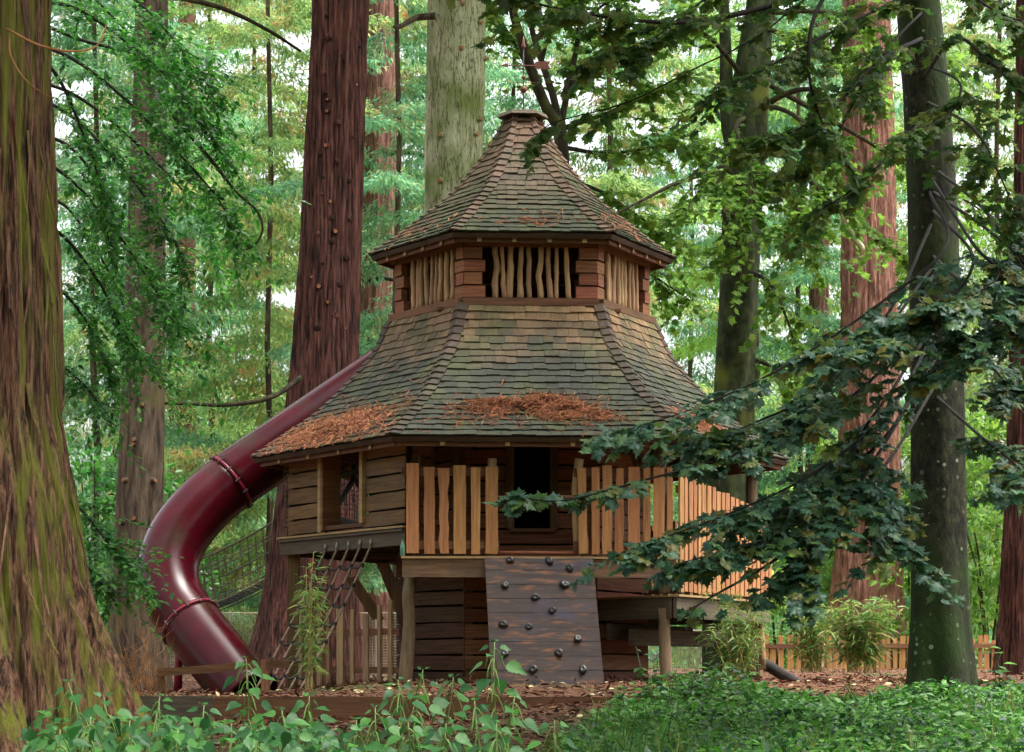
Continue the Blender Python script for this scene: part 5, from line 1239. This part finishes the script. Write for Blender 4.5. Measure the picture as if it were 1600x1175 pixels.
# ------------------------------------------------------------------ foreground nettles
net_me = None
def nettle(px, ptop, Y, label, seed, nodes=9, lean=0, lsz=.085):
    rs = random.Random(seed); top = at(px, ptop, Y); x = top.x-lean; g = float(gz(x, Y)); T = thing('nettle_plant', label, 'nettle', (x, Y, g), 'nettles in the foreground')
    base = Vector((x, Y, g)); hgt = top.z-g
    P = [base.lerp(top, i/8)+Vector((math.sin(i*.9+seed)*.012-lean*.3*math.sin(math.pi*i/8), rs.uniform(-.01, .01), 0)) for i in range(9)]
    m = MB(); m.tube(P, [.0065*(1-.07*i) for i in range(9)], 6); m.build('stem', 'stem_green', T, True)
    lv = Leaves(); fl = MB(); step = .07; z = hgt; k = 0; a0 = rs.uniform(0, 3)
    while z > .22 and k < 15:
        f = z/hgt; p = P[0].lerp(P[-1], f) if f >= 1 else P[min(int(f*8), 7)].lerp(P[min(int(f*8), 7)+1], f*8-int(f*8))
        s = lsz*min(1, .32+.22*k)*rs.uniform(.85, 1.15)
        for q in (0, 1):
            a = a0+k*1.57+q*math.pi+rs.uniform(-.3, .3); d = Vector((math.cos(a), math.sin(a), rs.uniform(-.75, .1) if k else .5)); o = Vector((d.x, d.y, .3)).normalized()*(.012+.022*min(k, 3))
            lv.add(np.array(p+o), np.array(d), np.array((rs.gauss(0, .3), rs.gauss(-.75, .3), 1)), s*1.2)
            if k > 0:
                for _ in range(1 if k % 2 else 2):
                    aa = a+rs.uniform(-.8, .8); e = Vector((math.cos(aa), math.sin(aa), 0)); fl.cv = rs.random()
                    pts = [p+e*(.014*j)-UP*(.006*j*j) for j in range(5)]; fl.tube(pts, [.0028, .004, .003, .004, .002], 4, False, .4)
        z -= step*rs.uniform(.8, 1.2)*(.45+.2*min(k, 3)); k += 1
    if fl.v: fl.build('flower_strings', 'lf_nettle_flower', T)
    p, d, u, s = lv.arr(); S, D, N = frames(d, u)
    global net_me
    if net_me is None: net_me = mesh_np('leaf', NETL[0], NETL[1]); net_me.materials.append(M['lf_nettle'])
    for i in range(len(p)):
        z = s[i]; place('leaf', net_me, T, Matrix(((S[i][0]*z, D[i][0]*z, N[i][0]*z, p[i][0]), (S[i][1]*z, D[i][1]*z, N[i][1]*z, p[i][1]), (S[i][2]*z, D[i][2]*z, N[i][2]*z, p[i][2]), (0, 0, 0, 1))))
for i, a in enumerate((
    (775, 1003, 12.0, 'tallest nettle before the climbing ramp', 0), (660, 1046, 12.4, 'nettle leaning left of the tall one before the ramp', .06),
    (618, 1062, 12.0, 'nettle with drooping top below the left front post', -.08), (706, 1058, 12.8, 'thin nettle with hanging flowers just left of the ramp', .07),
    (385, 1028, 12.6, 'nettle standing up before the slide end', 0), (110, 1066, 10.4, 'leftmost nettle on the flaring root', -.16),
    (165, 1088, 10.8, 'nettle in front of the flaring trunk, second from the left', -.1), (250, 1088, 11.6, 'nettle below the slide support post', .05),
    (315, 1102, 11.0, 'nettle low before the slide, near the bottom edge', .0), (480, 1088, 11.4, 'nettle under the left bamboo', .03),
    (440, 1110, 10.8, 'low nettle left of the bamboo at the bottom edge', -.03), (560, 1125, 10.6, 'low nettle at the bottom between bamboo and ramp', .04),
    (745, 1095, 11.0, 'bushy nettle at the foot of the tallest one', -.04), (805, 1088, 11.2, 'nettle at the bottom right of the tallest one', .05),
    (200, 1125, 10.0, 'broad low nettle at the bottom left', .0), (90, 1140, 9.6, 'low nettle in the bottom left corner', .0),
    (360, 1130, 10.2, 'broad low nettle at the bottom before the slide', .02), (640, 1128, 10.4, 'broad low nettle at the bottom centre', .0),
    (870, 1125, 11.6, 'small nettle at the bottom edge right of the ramp', .03), (280, 1140, 9.8, 'low nettle at the bottom edge between two others on the left', .02),
    (140, 1120, 9.9, 'nettle at the bottom left over the spreading root', .03), (240, 1115, 10.6, 'nettle at the bottom left, right of the flaring root', -.02), (400, 1140, 9.7, 'nettle at the bottom edge below the slide end', .03),
    (500, 1132, 10.0, 'nettle at the bottom edge below the left bamboo', -.02), (590, 1105, 11.2, 'nettle at the bottom below the left front post', .02), (700, 1130, 10.3, 'nettle at the bottom edge below the ramp, left side', .02), (775, 1130, 10.1, 'nettle at the bottom edge below the tallest nettle', -.03))):
    nettle(*a[:4], seed=300+i, lean=a[4], lsz=rnd.uniform(.08, .105))
def undergrowth():
    g = np.random.default_rng(31); n = 1700; y = g.uniform(9.4, 12.6, n); px = g.uniform(40, 560, n); x = (px-800)*y/FPX; z = gz(x, y)
    top = np.interp(px, [40, 150, 330, 500, 600, 700, 800, 900], [1135, 1115, 1110, 1125, 1140, 1130, 1120, 1165])+18*(vn(px*.03, 0*px, 0*px+2)-.5)*2
    keep = vn(px*.022, y*1.1, 0*px+6) > .5; px, y, x, z, top = (q[keep] for q in (px, y, x, z, top)); n = len(px)
    zt = ZC+(HY-top)*y/FPX; zz = z+(zt-z)*g.uniform(.55, 1, n); p = np.stack([x, y, zz], 1)
    d = np.concatenate([g.normal(size=(n, 2)), g.normal(-.35, .3, (n, 1))], 1)
    V, Fc, W = replicate(*NETL, p, d, np.array([0, -.7, 1])+g.normal(size=(n, 3))*.35, .035+.05*g.random(n), g.random(n))
    tag(obj('undergrowth', mesh_np('undergrowth', V, Fc, W), 'lf_nettle'), 'tangled low green leaves filling the bottom left foreground', 'undergrowth', None, 'stuff')
undergrowth()
# ------------------------------------------------------------------ bamboo, twigs, small shrubs
def bamboo(px, base_y, top_y, wpx, Y, ncane, label, seed, lsz, strawy=False, nleaf=26, zbase=None):
    rs = random.Random(seed); b = at(px, base_y, Y); g = float(gz(b.x, Y)) if zbase is None else zbase; T = thing('bamboo_plant', label, 'bamboo', (b.x, Y, g), 'bamboo clumps')
    lv = Leaves(); hmax = at(px, top_y, Y).z-g; w_ = wpx*Y/FPX/2; cn = MB()
    for c in range(ncane):
        x0 = b.x+rs.uniform(-.45, .45)*w_; y0 = Y+rs.uniform(-.25, .25); ln = hmax*rs.uniform(.5, 1.0); dx = rs.gauss(0, .55)*w_; dy = rs.gauss(0, .12)
        pts = [Vector((x0+dx*(i/6)**1.5, y0+dy*(i/6)**1.5, g+ln*(i/6)*(1-.04*(i/6)))) for i in range(7)]
        cn.cv = rs.random(); cn.tube(pts, [.008*(1-.11*i) for i in range(7)], 5, False)
        for _ in range(nleaf):
            f = rs.uniform(.12, 1)**.75*6; k = min(int(f), 5); p = pts[k].lerp(pts[k+1], f-k); a = rs.uniform(0, 6.28); rr = rs.uniform(0, .12)
            d = Vector((math.cos(a), math.sin(a), rs.uniform(-.7, .35))); lv.add(np.array(p+d*rr), np.array(d), np.array((rs.gauss(0, .4), rs.gauss(0, .4), 1)), lsz*rs.uniform(.6, 1.2))
    cn.build('canes', 'stem_straw', T); leaf_mass(T, lv, BLADE, 'lf_bamboo', 'foliage')['kind'] = 'stuff'
bamboo(482, 1105, 848, 40, 26.6, 8, 'slender bamboo climbing before the left corner post', 1, .15, nleaf=64)
bamboo(1152, 1050, 905, 84, 28.0, 26, 'bamboo clump at the right end of the deck', 2, .15, nleaf=46)
bamboo(1270, 1052, 925, 80, 46, 46, 'straw-stemmed bamboo clump before the picket fence', 3, .22, nleaf=26)
bamboo(1345, 1052, 925, 110, 45, 46, 'broad-leaved bamboo clump before the broad pink trunk', 4, .3, nleaf=26)
def twiggy(px, base_y, Y, label, seed, h, n):
    rs = random.Random(seed); b = at(px, base_y, Y); g = float(gz(b.x, Y)); o0 = Vector((b.x, Y, g)); T = thing('bare_shrub', label, 'shrub', tuple(o0))
    for c in range(n):
        d = Vector((rs.gauss(0, .28), rs.gauss(0, .2), 1)); L = h*rs.uniform(.5, 1); m = MB(); q = o0+Vector((rs.uniform(-.2, .2), rs.uniform(-.15, .15), -.02))
        pts = [q+d*(L*i/5)+Vector((rs.gauss(0, .015), 0, 0)) for i in range(6)]; m.tube(pts, [.006*(1-.13*i) for i in range(6)], 4, False)
        for _ in range(7):
            i = rs.randint(1, 4); s = Vector((rs.gauss(0, .6), rs.gauss(0, .5), rs.uniform(.2, .8))); m.tube([pts[i], pts[i]+s*.12, pts[i]+s*.24+UP*.03], [.003, .0025, .001], 3, False)
        m.build('twig', 'twig_brown', T)
twiggy(212, 1090, 26.5, 'bare brown twiggy shrub at the foot of the grey trunk', 5, 1.05, 20)
# weeds along the mulch
def weed(px, top, Y, label, seed, n=22, ls=.11):
    rs = random.Random(seed); t = at(px, top, Y); g = float(gz(t.x, Y)); T = thing('weed_plant', label, 'weed', (t.x, Y, g), 'weeds along the mulch bed'); m = MB(); lv = Leaves()
    for c in range(3):
        e = Vector((t.x+rs.uniform(-.15, .15), Y+rs.uniform(-.1, .1), g+(t.z-g)*rs.uniform(.6, 1))); b = Vector((t.x, Y, g-.02)); pts = [b.lerp(e, i/5)+Vector((rs.gauss(0, .012), 0, 0)) for i in range(6)]
        m.tube(pts, .005, 4, False)
        for _ in range(n//3):
            f = rs.uniform(.25, 1)*5; k = min(int(f), 4); p = pts[k].lerp(pts[k+1], f-k); a = rs.uniform(0, 6.28); lv.add(np.array(p), np.array((math.cos(a), math.sin(a), rs.uniform(-.5, .2))), np.array((0, -.2, 1)), ls*rs.uniform(.6, 1.2))
    m.build('stem', 'stem_green', T); me = mesh_np('leaf', OVAL[0], OVAL[1]); me.materials.append(M['lf_cover']); p, d, u, s = lv.arr(); S, D, N = frames(d, u)
    for i in range(len(p)):
        z = s[i]; place('leaf', me, T, Matrix(((S[i][0]*z, D[i][0]*z, N[i][0]*z, p[i][0]), (S[i][1]*z, D[i][1]*z, N[i][1]*z, p[i][1]), (S[i][2]*z, D[i][2]*z, N[i][2]*z, p[i][2]), (0, 0, 0, 1))))
weed(1012, 1000, 23.4, 'leafy weed right of the climbing ramp', 1, 26); weed(1040, 1046, 22.6, 'low leafy weed before the right front post', 2, 26)
weed(1098, 1035, 23.2, 'weed below the right deck', 3, 22); weed(1170, 1060, 21.5, 'weed before the right bamboo', 4, 22); weed(1560, 1010, 24, 'weed right of the lichen trunk', 5, 30, .14)
# ------------------------------------------------------------------ ground cover bottom right, grass, mulch
GRS = (np.array([(-.018, 0, 0), (.018, 0, 0), (.016, .5, .04), (-.016, .5, .04), (0, 1, -.2)]), [np.array([(0, 1, 2, 3)]), np.array([(3, 2, 4)])])
def cover():
    g = np.random.default_rng(4)
    def field(n):      # points on the green bank, thicker to the right
        x = g.uniform(.4, 6.0, n); y = g.uniform(14.5, 24.2, n); px = 800+x*FPX/y
        lim = np.interp(px, [880, 960, 1060, 1200, 1400, 1650], [1185, 1125, 1096, 1082, 1070, 1062])
        z = gz(x, y); py = HY-(z-ZC)*FPX/y
        k = (py > lim-8+14*(vn(x*2, y*2, 0*x)-.5)) & (px < 1680); return x[k], y[k], z[k]
    parts = []
    x, y, z = field(52000); n = len(x); hgt = .04+.42*np.clip(fbm(x*.9, y*.9, 0*x+2, 3)-.2, 0, 1)*g.random(n)*1.6
    p = np.stack([x, y, z+hgt], 1); parts.append(replicate(*OVAL, p, np.concatenate([g.normal(size=(n, 2)), g.normal(-.1, .35, (n, 1))], 1), np.array([0, -.35, 1])+g.normal(size=(n, 3))*.35, .05+.085*g.random(n)**2.2, np.clip(.15+.5*hgt/.3+g.normal(0, .2, n), 0, .999)))
    V, Fc, W = merge(parts); tag(obj('ground_cover', mesh_np('ground_cover', V, Fc, W), 'lf_cover'), 'low leafy green ground cover filling the bottom right', 'ground cover', None, 'stuff')
    # grass
    x, y, z = field(5000); n = len(x); k = vn(x*.8, y*.8, 0*x+9) > .5; x, y, z = x[k], y[k], z[k]; n = len(x)
    p = np.stack([x, y, z], 1); a = replicate(*GRS, p, np.stack([g.normal(0, .35, n), g.normal(0, .35, n), np.ones(n)], 1), rdir(n), .16+.3*g.random(n)**2, g.random(n))
    xx = g.uniform(-3.6, 1.4, 16000); yy = g.uniform(15, 21.5, 16000); kk = vn(xx*.9+4, yy*.9, 0*xx+5) > .52; xx, yy = xx[kk], yy[kk]; n = len(xx)
    p = np.stack([xx, yy, gz(xx, yy)], 1); b = replicate(*GRS, p, np.stack([g.normal(0, .6, n), g.normal(0, .6, n), np.ones(n)], 1), rdir(n), .05+.09*g.random(n), g.random(n))
    V, Fc, W = merge([a, b]); tag(obj('grass', mesh_np('grass', V, Fc, W), 'lf_grass'), 'short grass blades among the ground cover and litter', 'grass', None, 'stuff')
    # mulch flakes and needles
    n = 52000; y = np.concatenate([g.uniform(20, 33, n//2), g.uniform(33, 54, n//8), g.uniform(14, 24, n-n//2-n//8)]); x = g.uniform(-1, 1, n)*y*.245
    p = np.stack([x, y, gz(x, y)+.008+.02*g.random(n)], 1); d = np.concatenate([g.normal(size=(n, 2)), g.normal(0, .22, (n, 1))], 1)
    V, Fc, W = replicate(*KITE, p, d, np.array([0, 0, 1])+g.normal(size=(n, 3))*.4, .05+.1*g.random(n)**2, g.random(n))
    tag(obj('bark_mulch', mesh_np('bark_mulch', V, Fc, W), 'mulch'), 'brown bark mulch and fallen needles strewn over the ground', 'mulch', None, 'stuff')
    n = 500; y = g.uniform(18, 30, n); x = g.uniform(-1, 1, n)*y*.23; p = np.stack([x, y, gz(x, y)+.03], 1)
    V, Fc, W = replicate(*OVAL, p, np.concatenate([g.normal(size=(n, 2)), g.normal(0, .2, (n, 1))], 1), np.array([0, -.2, 1])+g.normal(size=(n, 3))*.3, .06+.04*g.random(n), g.random(n))
    tag(obj('fallen_leaves', mesh_np('fallen_leaves', V, Fc, W), 'leaf_litter'), 'pale fallen leaves lying about on the mulch', 'leaves', None, 'stuff')
cover()
def fern(px, py, Y, label, seed, nf=9, ln=.42):
    rs = random.Random(seed); b = at(px, py, Y); g = float(gz(b.x, Y)); o = Vector((b.x, Y, g+.05)); T = thing('fern', label, 'fern', tuple(o), 'ferns on the green bank')
    for k in range(nf):
        a = 2*math.pi*k/nf+rs.uniform(-.3, .3); d = Vector((math.cos(a), math.sin(a), 0)); L = ln*rs.uniform(.75, 1.15); sd = Vector((-d.y, d.x, 0)); V, Fq = [], []; m = MB()
        for j in range(14):
            f = (j+1)/15; p = o+d*(L*f)+UP*(L*(.95*f-1.0*f*f)); wl = L*.3*math.sin(math.pi*min(1, f*.9+.1))*(1.05-f)+.006
            for s in (-1, 1):
                e = p+sd*(s*wl)+d*(wl*.35)-UP*wl*.18; h = d*(L*.028); m.add([p-h, p+h, e+h*.3, e-h*.2], [(0, 1, 2, 3)])
        m.tube([o+d*(L*f)+UP*(L*(.95*f-1.0*f*f)) for f in (0, .3, .6, 1)], .003, 3, False); m.build('frond', 'lf_fern', T)
for i, (px, py, Y, lab) in enumerate(((1000, 1120, 18.5, 'fern at the left end of the green bank'), (1075, 1110, 19, 'fern second from the left on the green bank'), (1050, 1150, 17.2, 'fern low at the bottom edge of the green bank'), (1130, 1125, 18, 'fern in the middle of the green bank'), (1330, 1120, 18, 'fern left of the lichen trunk on the green bank'))):
    fern(px, py, Y, lab, 20+i)
def tuft(px, py, Y, label, seed, n=60, ln=.42):
    g = np.random.default_rng(seed); b = at(px, py, Y); z = float(gz(b.x, Y)); T = thing('grass_tuft', label, 'grass tuft', (b.x, Y, z), 'grass tufts on the green bank')
    vs = MB()
    for k in range(n):
        a = g.random()*6.28; d = Vector((math.cos(a), math.sin(a), 0)); L = ln*(.6+.6*g.random()); sp = .25+.6*g.random(); o = Vector((b.x+g.normal()*.06, Y+g.normal()*.06, z)); sd = Vector((-d.y, d.x, 0)); pts = []
        for j in range(5):
            f = j/4; p = o+d*(L*sp*f*f)+UP*(L*(f-.35*sp*f*f*f)); w_ = .0055*(1-f*.85); pts += [p-sd*w_, p+sd*w_]
        vs.cv = g.random(); vs.add(pts, [(2*j, 2*j+1, 2*j+3, 2*j+2) for j in range(4)])
    vs.build('blades', 'lf_grass', T)['kind'] = 'stuff'
tuft(1450, 1120, 17.6, 'arching grass tuft before the lichen trunk', 1); tuft(1285, 1110, 18.5, 'grass tuft among the ground cover left of the lichen trunk', 2, 40); tuft(1560, 1105, 18, 'grass tuft at the right edge', 3, 60, .5); tuft(1400, 1100, 19.5, 'grass tuft close to the left of the lichen trunk', 4, 40, .4); tuft(1590, 1150, 16, 'grass tuft in the bottom right corner', 5, 50)
